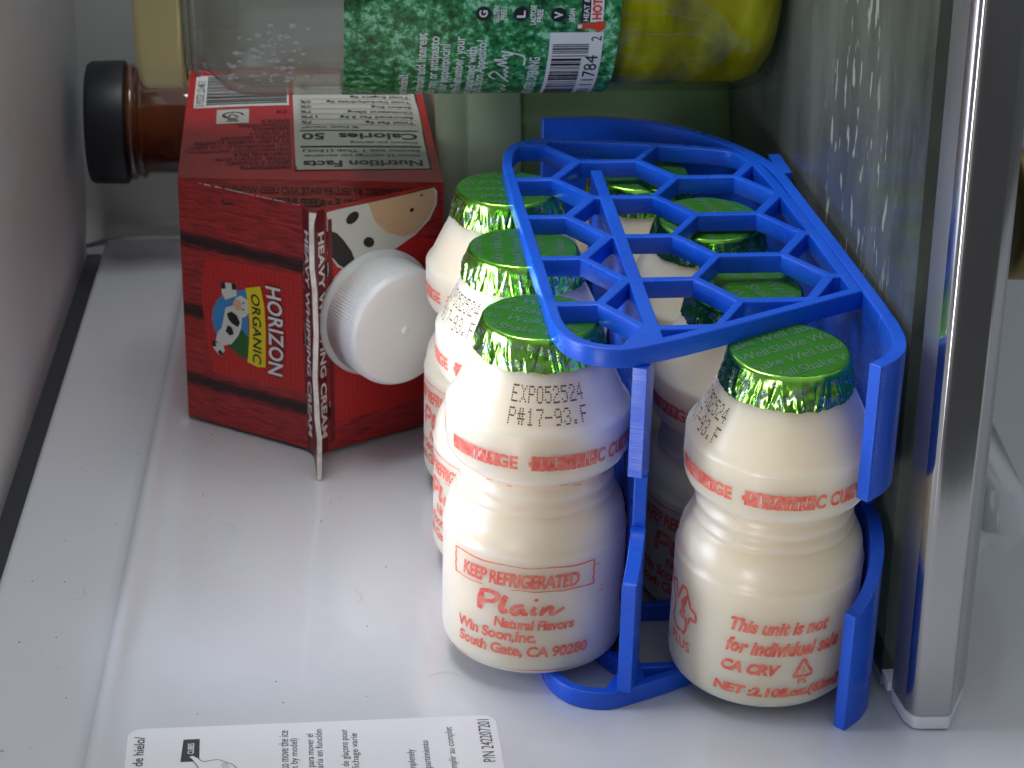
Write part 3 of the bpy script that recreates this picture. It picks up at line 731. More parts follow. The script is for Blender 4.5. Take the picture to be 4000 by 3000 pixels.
for e in (0, 4 * nz): mb.add([vs[e], vs[e + 1], vs[e + 2], vs[e + 3]], [[0, 1, 2, 3]], M['board'], [(0, 0)] * 4)
# folded-in end triangles and the long sides of the box
APX = Vector((-47.6, 104.5))
def tri_pt(x, d):                       # x along the upper front edge from the left corner, d down the folded triangle
    q = BL.lerp(BR, x / 72.0); a = 1 - d / 26.0
    mid = BL.lerp(BR, 0.5); dirv = (APX - mid)
    return (q.x + dirv.x * d / 24.5, q.y + dirv.y * d / 24.5, CZ1 - 0.38 * d)
tv = [tri_pt(0, 0), tri_pt(72, 0), (APX.x, APX.y, CZ1 - 9.5)]
mb.add(tv, [[0, 1, 2]], M['wood'], [(0, 50), (72, 50), (36, 30)])
mb.add([(p[0], p[1], CZ0 + CZ1 - p[2]) for p in tv], [[2, 1, 0]], M['wood'], [(0, 50), (72, 50), (36, 30)])
for z in (CZ0, CZ1):
    a, b, c_, d = BL, BR, BKR, BKL; n = 10; vs = []
    for j in range(n + 1):
        for i in range(n + 1):
            p = a.lerp(b, i / n).lerp(d.lerp(c_, i / n), j / n)
            vs.append((p.x, p.y, z + (1 if z > 10 else -0.6) * 0.9 * math.sin(PI * i / n) * math.sin(PI * j / n)))
    mb.add(vs, [[j * (n + 1) + i, j * (n + 1) + i + 1, (j + 1) * (n + 1) + i + 1, (j + 1) * (n + 1) + i] for j in range(n) for i in range(n)], M['carton_red'])
mb.build('carton_body', carton, True, 25)
def panel_fn(a, b, eps):
    d = (b - a).normalized(); nrm = Vector((d.y, -d.x)); nrm = nrm if nrm.y < 0 else -nrm
    return lambda s, t: (a.x + d.x * s + nrm.x * eps, a.y + d.y * s + nrm.y * eps, t)
# --- left roof panel: woven patch with the farm emblem
mb = MB(); F1, F2, F3, F4, F5 = [panel_fn(BL, RL, e) for e in (0.10, 0.16, 0.22, 0.28, 0.34)]
poly(mb, [(8.4, 51.3), (22.5, 51.9), (40.0, 52.6), (40.0, 35.7), (40.0, 17.8), (23.9, 17.4), (9.3, 17.0), (7.7, 26.4), (6.6, 37.0), (6.8, 44.2)], F1, M['burlap'])
poly(mb, [(9.7, 32.9), (10.2, 36.4), (12.0, 39.6), (14.4, 41.6), (16.8, 42.8), (22.2, 44.8), (21.7, 23.5), (18.7, 24.1), (14.8, 26.2), (12.2, 27.6), (10.5, 29.9)], F2, M['blue_print'])
poly(mb, [(14.2, 26.6), (16.2, 30.6), (17.6, 31.6), (18.6, 30.4), (19.4, 32.6), (20.8, 31.2), (21.9, 30.4), (21.6, 23.5), (18.7, 24.1)], F3, M['green_print'])
poly(mb, [(14.6, 37.6), (17.2, 39.0), (19.3, 38.4), (20.0, 35.1), (19.6, 32.6), (18.6, 30.2), (16.2, 27.1), (12.7, 25.7), (10.8, 27.1), (11.6, 29.6), (13.0, 31.2), (13.8, 34.4)], F4, M['cow_white'])
poly(mb, [(13.3, 45.0), (18.6, 45.5), (18.5, 42.0), (14.7, 40.0), (13.6, 41.5)], F4, M['cow_white'])
poly(mb, [(18.1, 41.3), (20.0, 42.4), (22.1, 41.6), (22.6, 38.1), (21.0, 36.2), (19.2, 35.6), (17.3, 38.2)], F5, M['cow_white'])
poly(mb, [(9.4, 26.8), (13.4, 26.0), (13.8, 24.6), (12.6, 22.6), (11.2, 23.2), (10.0, 24.5)], F4, M['cow_white'])
for q in ([(15.0, 36.0), (16.6, 37.0), (18.4, 36.2), (19.4, 34.2), (18.6, 32.8), (16.8, 33.4), (15.6, 34.4)], [(15.2, 32.6), (16.6, 32.2), (17.2, 30.4), (15.8, 29.6), (14.4, 30.6)], [(13.3, 45.0), (14.8, 45.2), (15.0, 43.4), (13.6, 43.0)], [(17.0, 45.4), (18.6, 45.5), (18.6, 43.8), (17.1, 43.6)], [(9.4, 26.8), (10.8, 26.8), (11.0, 25.2), (9.8, 25.0)], [(11.4, 23.6), (12.6, 22.7), (13.4, 23.6), (12.2, 24.6)], ell(20.8, 40.4, .35, .3, 8), ell(20.6, 38.4, .35, .3, 8)):
    poly(mb, q, panel_fn(BL, RL, 0.40), M['black_print'])
poly(mb, ell(18.8, 39.4, 1.5, 1.7, 14), panel_fn(BL, RL, 0.38), M['peach'])
poly(mb, [(21.5, 44.9), (26.5, 46.5), (27.6, 41), (27.9, 35), (27.5, 22.7), (24.8, 22.2), (21.4, 22.9), (22.2, 29), (22.5, 35), (22.2, 41)], F5, M['yellow_print'])
EF = 0.44
def rot_fn(a, b, eps, curve=0.0):       # reading direction runs down (-t), letters' tops towards the ridge (+s)
    f = panel_fn(a, b, eps); return lambda x, y: f(y + curve * (1 - ((x + 34) / 12) ** 2), -x)
text(mb, 'ORGANIC', rot_fn(BL, RL, EF, 0.5), M['black_print'], -43.8, -23.2, 23.1, 26.0, 0.015, 0.1, 1.05)
for wd_, mm, ee in ((0.055, M['dark_text'], 0.42), (0.022, M['white_print'], 0.47)):
    text(mb, 'HORIZON', rot_fn(BL, RL, ee, 0.6), mm, -47.2 - (0.3 if wd_ > .04 else 0), -21.2 + (0.3 if wd_ > .04 else 0), 28.3, 33.2, wd_, 0, 1.05)
text(mb, 'HEAVY WHIPPING CREAM', (lambda x, y: panel_fn(RL, FBs[0], 0.10)(y, -x)), M['white_print'], -66, -6, 1.2, 3.6, 0.03)
# --- right roof panel: woven patch, calf face
Q = lambda e: (lambda s, t: panel_fn(BR, RG, e)(s, t))
poly(mb, [(35.6, 9.6), (20.0, 9.3), (0.3, 9.6), (0.3, 56), (20, 62), (35.6, 66)], Q(0.10), M['burlap'])
poly(mb, [(36.8, 71.0), (33.1, 71.2), (23.8, 71.2), (11.1, 71.3), (3.2, 71.6), (2.2, 70.4), (2.3, 66.8), (4.6, 62.7), (9.2, 59.2), (15.0, 56.7), (20.8, 55.0), (19.2, 53.5), (18.2, 50.9), (21.4, 49.9), (24.6, 49.4), (27.2, 48.2), (29.6, 52.8), (33.8, 55.0), (36.8, 60)], Q(0.18), M['cow_white'])
poly(mb, [(24.1, 71.2), (11.1, 71.3), (3.6, 71.4), (2.9, 69.8), (3.0, 66.8), (5.2, 63.1), (9.4, 59.8), (13.0, 59.4), (18.2, 61.6), (22.0, 65.6)], Q(0.24), M['peach'])
for q in (ell(29.0, 68.0, 2.1, 1.5, 18, -0.5), ell(24.0, 60.1, 1.8, 1.4, 18, 0.6), ell(10.4, 66.6, .7, .55, 12), [(36.9, 65.7), (35.2, 65.4), (33.8, 64.6), (31.9, 62.4), (29.4, 58.6), (28.6, 56.4), (29.0, 54.4), (30.9, 53.7), (33.4, 55.6), (35.0, 57.6), (36.8, 60)]):
    poly(mb, q, Q(0.30), M['black_print'])
poly(mb, [(23.9, 53.9), (21.4, 55.1), (19.2, 53.8), (18.5, 51.6), (23.7, 50.7)], Q(0.28), M['peach'])
poly(mb, [(35.4, 69), (36.6, 69), (36.6, 4), (35.4, 4)], Q(0.36), M['carton_dark'])
text(mb, 'HEAVY WHIPPING CREAM', (lambda x, y: panel_fn(FBs[1], RG, 0.10)(y, -x)), M['white_print'], -66, -6, 0.2, 2.6, 0.03)
# --- folded triangle and the upper long side
TF = lambda x, y: (lambda p: (p[0], p[1] - 0.05, p[2] + 0.14))(tri_pt(72 - x, y))      # upside down when seen from the front
text(mb, 'BEST IF OPENED BY SELL-BY DATE AND USED WITHIN 7', (lambda x, y: TF(x, 6.2 - y)), M['black_print'], 6, 60, 0, 2.9, 0.012)
text(mb, 'PERISHABLE • KEEP REFRIGERATED', (lambda x, y: TF(x, 11.6 - y)), M['black_print'], 14, 60, 0, 3.6, 0.03)
def top_fn(eps):
    def f(x, y):
        i = (x + 83.5) / 71.6; j = (y - 124) / 104
        return (x, y, CZ1 + 0.9 * math.sin(PI * max(0, min(1, i))) * math.sin(PI * max(0, min(1, j))) + eps)
    return f
T1, T2 = top_fn(0.12), top_fn(0.2)
grid(mb, -51.6, -14.6, 131.4, 222, T1, M['label_grey'], 8, 12)
up = lambda x, y: T2(-x, -y)            # text turned round: reading direction -u, tops towards the viewer
def ttext(t, u0, u1, v, h, bold=0.0, m=None): text(mb, t, up, m or M['black_print'], u0, u1, -v - h / 2, -v + h / 2, bold)
stroke(mb, [(-51.6, 131.4), (-14.6, 131.4), (-14.6, 222), (-51.6, 222), (-51.6, 131.4)], 0.6, T2, M['black_print'], 1, False)
ttext('Nutrition Facts', 16.5, 49.5, 136.0, 5.0, 0.03)
ttext('About 32 servings per container', 16.5, 49.5, 142.6, 2.6, 0.012)
ttext('Serving size 1 Tbsp (15mL)', 16.5, 49.5, 146.6, 2.7, 0.02)
grid(mb, -50, -16, 149.2, 150.6, T2, M['black_print'], 4, 1)
ttext('Amount per serving', 16.5, 36, 153.6, 2.2, 0.015)
ttext('Calories  50', 16.5, 49.5, 158.8, 5.6, 0.03)
grid(mb, -50, -16, 163.4, 164.3, T2, M['black_print'], 4, 1)
ttext('% Daily Value*', 33, 49.5, 167.0, 2.2, 0.02)
for k, (a, b) in enumerate((('Total Fat 5g', '7%'), ('Saturated Fat 3.5g', '17%'), ('Cholesterol 20mg', '7%'), ('Sodium 5mg', '0%'), ('Total Carbohydrate 0g', '0%'), ('Total Sugars 0g', ''), ('Protein 0g', ''), ('Calcium 10mg', '0%'), ('Potassium 20mg', '0%'))):
    v = 171.6 + 5.0 * k
    grid(mb, -50, -16, v - 2.5, v - 2.25, T2, M['black_print'], 4, 1)
    ttext(a, 16.5, 16.5 + len(a) * 1.2, v, 2.8, 0.025)
    if b: ttext(b, 49.5 - len(b) * 1.6, 49.5, v, 2.5, 0.02)
ing = ['INGREDIENTS:', 'GRADE A ORGANIC', 'CREAM, GELLAN GUM.', 'CONTAINS MILK.', 'DISTRIBUTED BY DANONE US,', 'LLC BROOMFIELD, CO 80021', 'AT PLANT NUMBER STAMPED', 'CERTIFIED ORGANIC', 'BY QUALITY', 'ASSURANCE', 'INTERNATIONAL', 'GRADE A']
for k, t in enumerate(ing):
    ttext(t, 52.8, 52.8 + len(t) * 1.18, 134.4 + 3.55 * k, 2.5, 0.04 if k == 0 else 0.022, M['dark_text'])
ttext('D', 53.6, 56.6, 182.4, 2.6, 0.01, M['dark_text'])
grid(mb, -74.0, -64.6, 172.5, 186.0, T1, M['label_grey'], 2, 2)
stroke(mb, [(-72.2 + 3 + 2.9 * math.cos(a), 180.0 + 3.0 * math.sin(a)) for a in [k * 0.5 for k in range(11)]], 0.7, T2, M['dark_text'], 2)
stroke(mb, [(-72.0, 180), (-70.5, 178.6), (-69.6, 181), (-67.6, 178)], 0.6, T2, M['dark_text'], 2)
for k in range(3): grid(mb, -71 + k * 0.2, -67.5 - k * .3, 174.2 + k * 1.2, 174.8 + k * 1.2, T2, M['dark_text'], 1, 1)
grid(mb, -81.0, -51.9 - 0.9, 188.6, 222, T1, M['white_print'], 6, 6)
rng = random.Random(11); y = 191.0
while y < 221:
    wd_ = rng.choice((0.35, 0.35, 0.7, 1.05)); grid(mb, -77.4, -53.4, y, y + wd_, T2, M['black_print'], 4, 1); y += wd_ + rng.choice((0.4, 0.4, 0.8))
text(mb, '3 63225 72148 5', (lambda x, y: T2(-80.4 + y, x)), M['black_print'], 190, 216, 0, 2.4)
rng = random.Random(77)
for q in range(34):                      # worn spots where the card is creased
    t = rng.uniform(CZ0 + 2, CZ1 - 3); h = rng.uniform(0.3, 2.2)
    F = panel_fn(BL, RL, 0.14); stroke(mb, [(41.0 + rng.uniform(-0.25, 0.1), t), (41.0 + rng.uniform(-0.25, 0.1), t + h)], rng.uniform(0.12, 0.5), F, M['board'], 2)
    if q < 12: F = panel_fn(BR, RG, 0.42); stroke(mb, [(36.9, t), (36.9 + rng.uniform(-0.2, 0.1), t + h)], rng.uniform(0.12, 0.4), F, M['board'], 2)
for q in range(26):
    x = rng.uniform(0.5, 40); l = rng.uniform(0.6, 3.0)
    stroke(mb, [(x, CZ1 - 0.15), (min(41, x + l), CZ1 - 0.15)], rng.uniform(0.10, 0.35), panel_fn(BL, RL, 0.06), M['board'], 1, False)
mb.build('carton_print', carton, False)
# --- screw cap on the right roof panel
d2 = (RG - BR).normalized(); nrm2 = Vector((d2.y, -d2.x)); nrm2 = nrm2 if nrm2.y < 0 else -nrm2
cc = BR + d2 * 22.0
capo = bpy.data.objects.new('spout_cap', None)
def spout():
    mb = MB(); SEG = 240; vs = []
    prof = [(17.9, 0.1, 0), (17.9, 1.2, 0), (17.2, 1.8, 0), (16.4, 2.0, 0), (16.4, 2.6, 0), (16.5, 3.0, 1), (16.2, 12.6, 1), (15.9, 14.0, .4), (15.2, 14.9, 0), (14.0, 15.3, 0), (9.0, 15.3, 0), (1.2, 15.35, 0), (0.8, 15.75, 0), (0.05, 15.9, 0)]
    for r, h, rib in prof:
        for k in range(SEG):
            a = 2 * PI * k / SEG; rr_ = r + rib * (0.22 if k % 2 else -0.10); vs.append((rr_ * math.cos(a), rr_ * math.sin(a), h))
    fs = [[i * SEG + k, i * SEG + (k + 1) % SEG, (i + 1) * SEG + (k + 1) % SEG, (i + 1) * SEG + k] for i in range(len(prof) - 1) for k in range(SEG)]
    mb.add(vs, fs, M['spout']); return mb.build('spout_cap', carton, True, 32)
o = spout()
o.rotation_euler = Vector((nrm2.x, nrm2.y, 0)).to_track_quat('Z', 'Y').to_euler(); o.location = Vector((cc.x, cc.y, 39.5)) * MM

# ------------------------------------------------------------------ jar of peppers standing on the glass shelf
JV, JZ, JR = 132.0, 132.6, 37.0
def clear_glass(name, tint, rough=0.03, ior=1.5, fogw=0.1):
    m = bpy.data.materials.new(name); m.use_nodes = True; m.node_tree.nodes.clear()
    out = nd(m, 'ShaderNodeOutputMaterial'); tr = nd(m, 'ShaderNodeBsdfTransparent'); tr.inputs[0].default_value = (*tint, 1)
    gl = nd(m, 'ShaderNodeBsdfGlossy'); gl.inputs['Roughness'].default_value = rough
    fr = front_fresnel(m, ior); fn_ = [n_ for n_ in m.node_tree.nodes if n_.bl_idname == 'ShaderNodeFresnel'][0]; mx = nd(m, 'ShaderNodeMixShader')
    tc = nd(m, 'ShaderNodeTexCoord'); n = nd(m, 'ShaderNodeTexNoise'); n.inputs['Scale'].default_value = 70; bp = nd(m, 'ShaderNodeBump'); bp.inputs['Strength'].default_value = 0.25; bp.inputs['Distance'].default_value = 0.0006
    ln(m, tc.outputs['Object'], n.inputs['Vector']); ln(m, n.outputs[0], bp.inputs['Height']); ln(m, bp.outputs[0], gl.inputs['Normal']); ln(m, bp.outputs[0], fn_.inputs['Normal'])
    fog = nd(m, 'ShaderNodeBsdfDiffuse'); fog.inputs[0].default_value = (0.7, 0.7, 0.67, 1); m0 = nd(m, 'ShaderNodeMixShader'); m0.inputs[0].default_value = fogw
    ln(m, tr.outputs[0], m0.inputs[1]); ln(m, fog.outputs[0], m0.inputs[2])
    ln(m, fr.outputs[0], mx.inputs[0]); ln(m, m0.outputs[0], mx.inputs[1]); ln(m, gl.outputs[0], mx.inputs[2]); ln(m, mx.outputs[0], out.inputs[0]); return m
M['jar_glass'] = clear_glass('fogged_jar_glass', (0.80, 0.82, 0.78), fogw=0.22)
M['jar_inner'] = clear_glass('jar_inner_wall', (0.86, 0.87, 0.84), fogw=0.10)
M['jar_clear'] = clear_glass('clear_jar_glass', (0.92, 0.93, 0.86), fogw=0.0)
M['oil'] = mat('yellow_brine', (0.62, 0.50, 0.01), 0.06, Transmission_Weight=0.15, IOR=1.36)
noise_col(M['oil'], 48, [(0.34, (0.14, 0.125, 0.002)), (0.47, (0.40, 0.37, 0.004)), (0.57, (0.66, 0.62, 0.012)), (0.66, (0.95, 0.92, 0.06))], (1, 0.5, 0.28), 4)  # dark and bright patches in the colour stand in for light refracted by the brine
bump(M['oil'], 60, 0.5, 0.002, (0.4, 1, 1))
M['pepper'] = mat('olive_pepper', (0.26, 0.22, 0.015), 0.3, Subsurface_Weight=0.3, Subsurface_Scale=0.004)
M['gold'] = mat('gold_lid_lacquer', (0.55, 0.48, 0.22), 0.36, 0.35)
M['droplet'] = mat('water_droplet', (0.75, 0.76, 0.76), 0.06, Transmission_Weight=0.5, IOR=1.33)
def grass_label():
    m = mat('green_grass_print', (0.03, 0.2, 0.06), 0.32)
    tc = nd(m, 'ShaderNodeTexCoord'); a = nd(m, 'ShaderNodeTexNoise'); a.inputs['Scale'].default_value = 420; a.inputs['Detail'].default_value = 4; a.inputs['Roughness'].default_value = 0.75
    b = nd(m, 'ShaderNodeTexNoise'); b.inputs['Scale'].default_value = 90; b.inputs['Detail'].default_value = 4
    mx = nd(m, 'ShaderNodeMix', data_type='FLOAT'); mx.inputs[0].default_value = 0.2
    r = ramp(m, [(0.39, (0.006, 0.05, 0.016)), (0.47, (0.022, 0.19, 0.045)), (0.535, (0.055, 0.34, 0.11)), (0.60, (0.32, 0.70, 0.44))])
    ln(m, tc.outputs['Object'], a.inputs['Vector']); ln(m, tc.outputs['Object'], b.inputs['Vector']); ln(m, a.outputs[0], mx.inputs[2]); ln(m, b.outputs[0], mx.inputs[3])
    ln(m, mx.outputs[0], r.inputs[0]); ln(m, r.outputs[0], bsdf(m).inputs['Base Color']); return m
M['grass'] = grass_label()
jar = thing('pepper_jar', 'glass jar of yellow peppers with a gold lid and grass green label', 'jar', (77, JV, JZ))
JX = lambda u: u - 77
mb = MB()
mb.lathe([(r, JX(u)) for r, u in [(0.05, 76.6), (26, 76.6), (30, 76.4), (33.2, 75.2), (35.4, 72.8), (36.6, 69.4), (37, 65), (37, 0)]], M['jar_clear'], 96, 'x')
mb.lathe([(r, JX(u)) for r, u in [(37, 0), (37, -60), (36.8, -65), (35.6, -68.6), (33.2, -71.4), (31.2, -73.2), (30.6, -75.4), (32.0, -75.8), (32.2, -76.4), (32.0, -77.2), (30.4, -77.8), (30.4, -78.4), (31.6, -78.8), (30.6, -81), (31, -88)]], M['jar_glass'], 96, 'x')
mb.lathe([(r, JX(u)) for r, u in [(30.0, -88), (28.6, -80), (28.4, -76), (28.8, -73), (31.0, -70.4), (33.6, -67), (34.8, -63), (35.0, -58), (35.0, -3)][::-1]], M['jar_inner'], 96, 'x')
mb.build('glass_body', jar, True, 60)
mb = MB()
mb.lathe([(r, JX(u)) for r, u in [(0.05, 74.2), (26, 74.2), (31.5, 73), (34.0, 70), (35.2, 66), (35.4, 40), (35.4, 2), (35.2, -2), (0.05, -2)]], M['oil'], 96, 'x')
mb.build('brine', jar, True, 50)
rng = random.Random(4)
def pepper_mesh(rng):
    mb = MB(); vs = []; n = 14; L = rng.uniform(34, 48); R = rng.uniform(7, 10)
    for i in range(n + 1):
        t = i / n
        r = R * (t / 0.15) ** 0.4 * (1 - t) ** 0.55 + 0.1 if t < 0.15 else R * max(0.0, 1 - t) ** 0.55 * 1.1 + 0.1
        for k in range(20):
            a = 2 * PI * k / 20; q = r * (1 + 0.10 * math.sin(3 * a + 4 * t)); vs.append((L * (t - 0.5), q * math.cos(a) + 5 * math.sin(3 * t), q * math.sin(a)))
    mb.add(vs, [[i * 20 + k, i * 20 + (k + 1) % 20, (i + 1) * 20 + (k + 1) % 20, (i + 1) * 20 + k] for i in range(n) for k in range(20)] + [list(range(20)), list(range(n * 20, n * 20 + 20))], M['pepper'])
    return mb
for k in range(9):
    o = pepper_mesh(rng).build('pepper', jar, True, 80)
    a = 2 * PI * k / 9 + 0.4; rr_ = rng.uniform(14, 18)
    o.location = Vector((JX(rng.uniform(26, 52)), -rr_ * math.cos(a), rr_ * math.sin(a))) * MM
    o.rotation_euler = (a, rng.uniform(-0.25, 0.25), rng.uniform(-0.25, 0.25))
mb = MB()
mb.lathe([(r, JX(u)) for r, u in [(0.05, -90.6), (28, -90.6), (30, -91.2), (33.2, -91.2), (34.4, -90.6), (34.9, -89.4), (35.0, -80.6), (35.2, -80.0), (34.8, -79.4), (34.0, -79.2), (33.0, -79.4)]], M['gold'], 128, 'x')
mb.build('lid', jar, True, 60)
def cylfn(eps):
    def f(u, a): r = JR + eps; return (JX(u), -r * math.cos(math.radians(a)), r * math.sin(math.radians(a)))
    return f
mb = MB(); grid(mb, -39, 30.6, -112, 60, cylfn(0.15), M['grass'], 4, 60)
o = mb.build('paper_label', jar, True, 60)
mb = MB()
K = math.degrees(1 / JR)               # degrees per millimetre round the jar
# reading direction runs up round the jar (angle), letter tops towards the lid (-u)
def jfn(eps): f = cylfn(eps); return lambda x, y: f(-y, x)
JT = jfn(0.22)
def jtext(t, u, aend, h, a0=None, bold=0.0, shear=0.0, m=None, wmm=None):
    L = (wmm if wmm else len(t) * h * 0.50) * K
    text(mb, t, JT, m or M['white_print'], aend - L if a0 is None else a0, aend, -u - h * 0.3, -u + h * 0.7, bold, shear, 1.0, 2)
jtext('Pepperoncini!', -22.6, -42.8, 3.4, None, 0.03)
for t, u, a in (('Our crisp pepperoncini add interest', -18.4, -19.0), ('and zest to a relish tray or antipasto', -15.2, -20.7), ('plate. We are proud of our pepperoncini', -12.4, -24.5), ('and think you will agree. Remember, your', -8.8, -20.8), ('satisfaction is always guaranteed with', -5.6, -26.1), ('all of our products. Buon Appetito!', -3.2, -22.6)):
    jtext(t, u, a, 3.5, None, 0.022, 0.12 if 'Buon' in t else 0, None, len(t) * 1.32)
jtext('REFRIGERATE AFTER OPENING', 10.2, -32.1, 2.8, None, 0.02, 0, None, 34)
for pts in ([(-66, -0.2), (-62, 0.6), (-60, -1), (-57, 0.4), (-55, -0.6), (-52.5, 0.4)], [(-50, -1.2), (-43, 1.8), (-41, 3.2), (-44, 4.2), (-47, 2.6)], [(-46, 0.4), (-44.5, -0.6), (-43, 0.4), (-41.5, -0.6), (-40, 0.6), (-38.6, -0.5), (-37.4, 0.6), (-36.0, 2.4), (-35.2, 0), (-33.4, 3.4), (-33.0, 0.2), (-31.0, 1.4), (-30.4, -1.4), (-28.4, 1.8), (-31.4, -4.0), (-37, -4.4)]):
    stroke(mb, [(x, y - 2.4) for x, y in pts], 0.0, JT, M['white_print']) if False else None
    p = smooth_path([(x, y - 2.6) for x, y in pts], 5)
    for i in range(len(p) - 1):
        a, b = p[i], p[i + 1]; dx, dy = (b[0] - a[0]) / K, b[1] - a[1]; l = math.hypot(dx, dy) or 1; ox, oy = -dy / l * 0.26 * K, dx / l * 0.26
        mb.tris([(a[0] + ox, a[1] + oy), (a[0] - ox, a[1] - oy), (b[0] - ox, b[1] - oy), (b[0] + ox, b[1] + oy)], [[0, 1, 2, 3]], JT, M['white_print'])
J2 = cylfn(0.20); J3 = jfn(0.30)
grid(mb, 13.0, 26.7, -82, -19.4, cylfn(0.19), M['white_print'], 2, 24)
rng = random.Random(9); a = -80.0
while a < -25.5:
    wd_ = rng.choice((0.5, 0.5, 0.9, 1.5)); grid(mb, 13.9, 23.2 if a > -33 else 21.6, a, a + wd_, cylfn(0.27), M['black_print'], 1, 1); a += wd_ + rng.choice((0.5, 0.7, 1.2))
text(mb, '73214 07890 11784', jfn(0.27), M['black_print'], -112, -31.2, -25.9, -22.6, 0.0, 0, 1.0, 2)
text(mb, '2', jfn(0.27), M['black_print'], -23.6, -21.2, -26.2, -23.6, 0.0, 0, 1.0, 1)
for t, u, a in (('G', -4.2, -10.8), ('L', 5.3, -11.1), ('V', 14.8, -11.5)):
    mb.tris(ell(a, -u, 2.0 * K, 2.0, 24), [list(range(24))], jfn(0.24), M['black_print'])
    text(mb, t, J3, M['white_print'], a - 1.5, a + 1.5, -u - 1.1, -u + 1.1, 0.03, 0, 1, 1)
for t, u, a0, a1 in (('GLUTEN', -0.9, -14.6, -7.7), ('FREE', 0.9, -13.4, -8.9), ('LACTOSE', 8.4, -15.7, -7.3), ('FREE', 10.1, -14.5, -9.1), ('VEGAN', 18.2, -14.8, -8.9)):
    text(mb, t, JT, M['white_print'], a0, a1, -u - 0.75, -u + 0.75, 0.03, 0, 1, 1)
grid(mb, 20.6, 22.9, -14.8, 6, cylfn(0.20), M['black_print'], 1, 6); grid(mb, 22.9, 26.2, -14.8, 6, cylfn(0.20), M['white_print'], 1, 6)
text(mb, 'HEAT & SPICE', J3, M['white_print'], -14.2, 3.2, -22.5, -21.1, 0.02, 0, 1, 1)
M['scale_red'] = mat('label_red_print', (0.75, 0.06, 0.02), 0.4)
text(mb, 'HOT', J3, M['scale_red'], -13.6, -4.8, -25.7, -23.3, 0.04, 0, 1, 1)
grid(mb, 19.8, 25, -17.8, -15.4, cylfn(0.2), M['scale_red'], 2, 1); mb.tris(ell(-16.6, -25.4, 1.5 * K, 1.5, 18), [list(range(18))], jfn(0.24), M['scale_red']); grid(mb, 19.8, 20.9, -17.4, -15.8, cylfn(0.26), M['white_print'], 1, 1)
mb.build('label_print', jar, True, 60)
rng = random.Random(31); mb = MB()
for k in range(90):
    cl = rng.choice(((-70, -30), (-58, -28), (-56, -40), (-66, -45), (-52, -26)))
    u, a = rng.gauss(cl[0], 3.0), rng.gauss(cl[1], 6); r0 = rng.uniform(0.3, 0.85)
    if not -68 < u < -42: continue
    c0 = Vector((JX(u), -37.0 * math.cos(math.radians(a)), 37.0 * math.sin(math.radians(a)))); nn = Vector((0, c0.y, c0.z)).normalized(); tx = Vector((1, 0, 0)); ty = nn.cross(tx)
    vs = [tuple(c0 + nn * (0.45 * r0 * math.cos(e) + 0.04) + (tx * math.cos(b) * 1.3 + ty * math.sin(b)) * r0 * math.sin(e)) for e in (0.05, 0.5, 1.0, 1.5) for b in [2 * PI * q / 10 for q in range(10)]]
    mb.add(vs, [[i * 10 + q, (i + 1) * 10 + q, (i + 1) * 10 + (q + 1) % 10, i * 10 + (q + 1) % 10] for i in range(3) for q in range(10)] + [list(range(10))], M['droplet'])
o = mb.build('condensation', jar, True, 80); o['kind'] = 'stuff'

# ------------------------------------------------------------------ green tub behind
M['tub_lid'] = mat('pale_green_lid', (0.62, 0.76, 0.57), 0.38, Subsurface_Weight=0.3, Subsurface_Scale=0.004)
M['tub_body'] = mat('dark_green_tub', (0.10, 0.19, 0.08), 0.25, Coat_Weight=0.3)
noise_col(M['tub_body'], 25, [(0.35, (0.26, 0.42, 0.20)), (0.7, (0.33, 0.50, 0.25))])
tub = thing('storage_tub', 'round green storage tub with a pale green lid, behind the blue rack', 'tub', (77, 212, 58))
mb = MB(); mb.lathe([(r, h) for r, h in [(0.05, -0.4), (46, -0.4), (49.5, -1.2), (52.6, -4), (54.2, -9), (55.0, -20), (56.2, -63.9)]], M['tub_body'], 120, 'x'); mb.build('tub_body', tub, True, 60)
mb = MB(); mb.lathe([(r, h) for r, h in [(56.0, -64.0), (57.4, -63.8), (57.8, -64.6), (57.6, -77.4), (57.2, -78.4), (56.4, -79.0), (56.4, -79.6), (57.0, -80.2), (57.0, -84.6), (56.2, -86.6), (54.5, -87.6), (51, -88), (50, -87), (0.05, -87)]], M['tub_lid'], 120, 'x'); mb.build('tub_lid', tub, True, 50)

# ------------------------------------------------------------------ brown bottle with a black cap
M['cap_black'] = mat('black_cap_plastic', (0.010, 0.012, 0.018), 0.42)
M['amber'] = mat('brown_sauce_glass', (0.085, 0.022, 0.008), 0.06, Coat_Weight=1.0, Coat_Roughness=0.03)
noise_col(M['amber'], 60, [(0.35, (0.05, 0.012, 0.005)), (0.68, (0.13, 0.040, 0.014))])
sauce = thing('sauce_bottle', 'brown glass sauce bottle with a ribbed black cap, behind the red carton', 'bottle', (-118, 253, 48))
mb = MB(); SEG = 160; vs = []
cp = [(0.05, 0, 0), (17, 0, 0), (19.0, 0.6, 0), (19.8, 2.0, 1), (20.0, 12.4, 1), (19.6, 13.0, 0), (18.2, 13.2, 0)]
for r, h, rb in cp:
    for k in range(SEG): a = 2 * PI * k / SEG; q = r + rb * (0.09 if k % 2 else -0.05); vs.append((h, -q * math.cos(a), q * math.sin(a)))
mb.add(vs, [[i * SEG + k, i * SEG + (k + 1) % SEG, (i + 1) * SEG + (k + 1) % SEG, (i + 1) * SEG + k] for i in range(len(cp) - 1) for k in range(SEG)], M['cap_black']); mb.build('bottle_cap', sauce, True, 32)
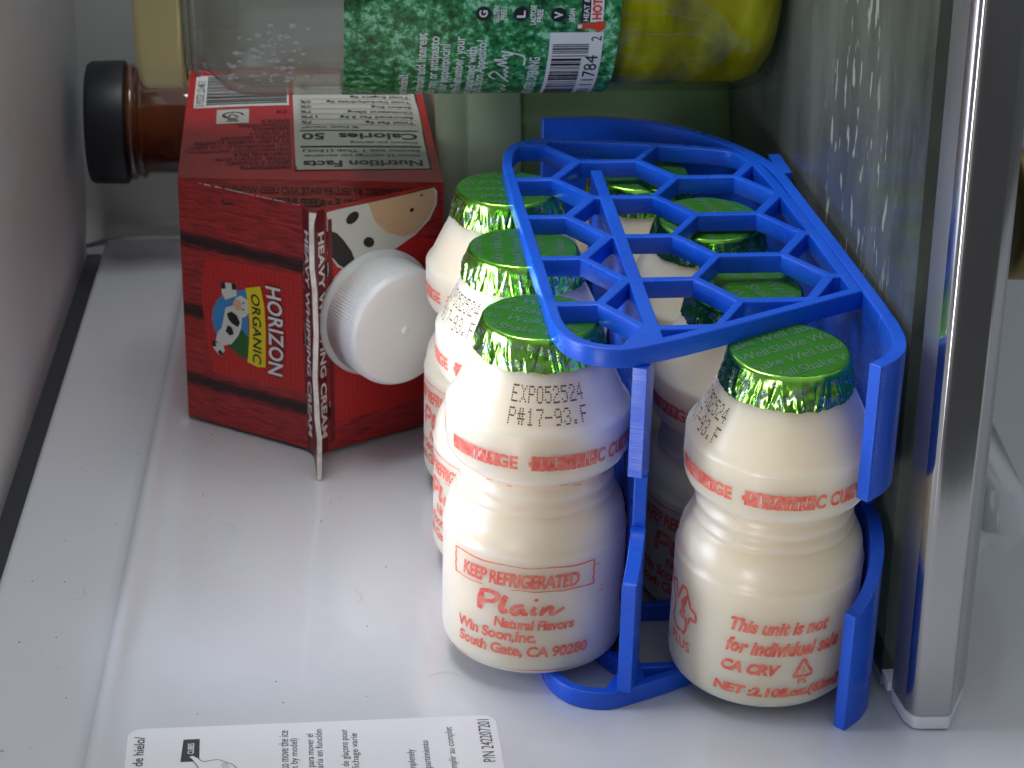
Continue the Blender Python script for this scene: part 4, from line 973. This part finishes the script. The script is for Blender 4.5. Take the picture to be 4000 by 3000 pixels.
mb = MB(); mb.lathe([(17.4, 12.6), (19.0, 14.0), (19.2, 15.4), (18.2, 16.2), (17.6, 16.8), (18.6, 17.6), (18.4, 18.6), (16.9, 19.6), (17.0, 36), (17.4, 52), (19, 60), (22, 66), (24.5, 72), (25.6, 80), (25.6, 102), (24, 104), (0.05, 104)], M['amber'], 96, 'x'); mb.build('bottle_glass', sauce, True, 60)

mb = MB(); rng = random.Random(55); M['crumb'] = mat('grey_dust', (0.25, 0.23, 0.20), 0.8)
for k in range(46):
    u, v = rng.uniform(-86, 0), rng.uniform(-30, 150)
    if k > 34: u, v = rng.uniform(-120, -99), rng.uniform(-20, 150)
    z = 0.0 if u > -88 else -1.0; r0 = rng.uniform(0.10, 0.30); n = 7
    ring = [(u + r0 * rng.uniform(0.6, 1.4) * math.cos(2 * PI * q / n), v + r0 * rng.uniform(0.6, 1.4) * math.sin(2 * PI * q / n), z + 0.02) for q in range(n)]
    mb.add(ring + [(u, v, z + r0 * 0.8)], [[q, (q + 1) % n, n] for q in range(n)], M['crumb'])
for u, v, a in ((-40, 22, 0.6), (-18, -12, 2.0), (-70, 60, 1.2), (-108, 30, 0.3)):
    z = 0.06 if u > -88 else -0.94
    stroke(mb, [(u + 2.2 * q * math.cos(a + 0.35 * q), v + 2.2 * q * math.sin(a + 0.35 * q)) for q in range(4)], 0.09, (lambda x, y, z=z: (x, y, z)), M['crumb'], 5)
meta(mb.build('dust', None, False), kind='stuff')

# ------------------------------------------------------------------ things glimpsed at the frame edges
M['brass'] = mat('brass_lid_lacquer', (0.34, 0.25, 0.10), 0.35, 0.9)
lid2 = thing('round_lid', 'edge of a gold coloured round lid beyond the metal shelf trim', 'lid', (138, 100, 68))
mb = MB(); mb.lathe([(r, h) for r, h in [(0.05, 0), (14, 0), (16.4, 0.4), (17.6, 1.6), (17.8, 5), (17.8, 13), (17, 14), (12, 14.2)]], M['brass'], 96, 'x'); mb.build('lid_shell', lid2, True, 50)
M['grey_fit'] = mat('grey_fitting_plastic', (0.12, 0.12, 0.125), 0.5)
mb = MB(); mb.box(-12, 12, -7, 7, 0, 24, M['grey_fit']); o = bev(mb.build('wall_fitting', None, False), 3.0, 4)
o.location = Vector((-80.5, 278, 73)) * MM
meta(o, 'small dark grey fitting on the back wall beside the gold jar lid', 'fitting')
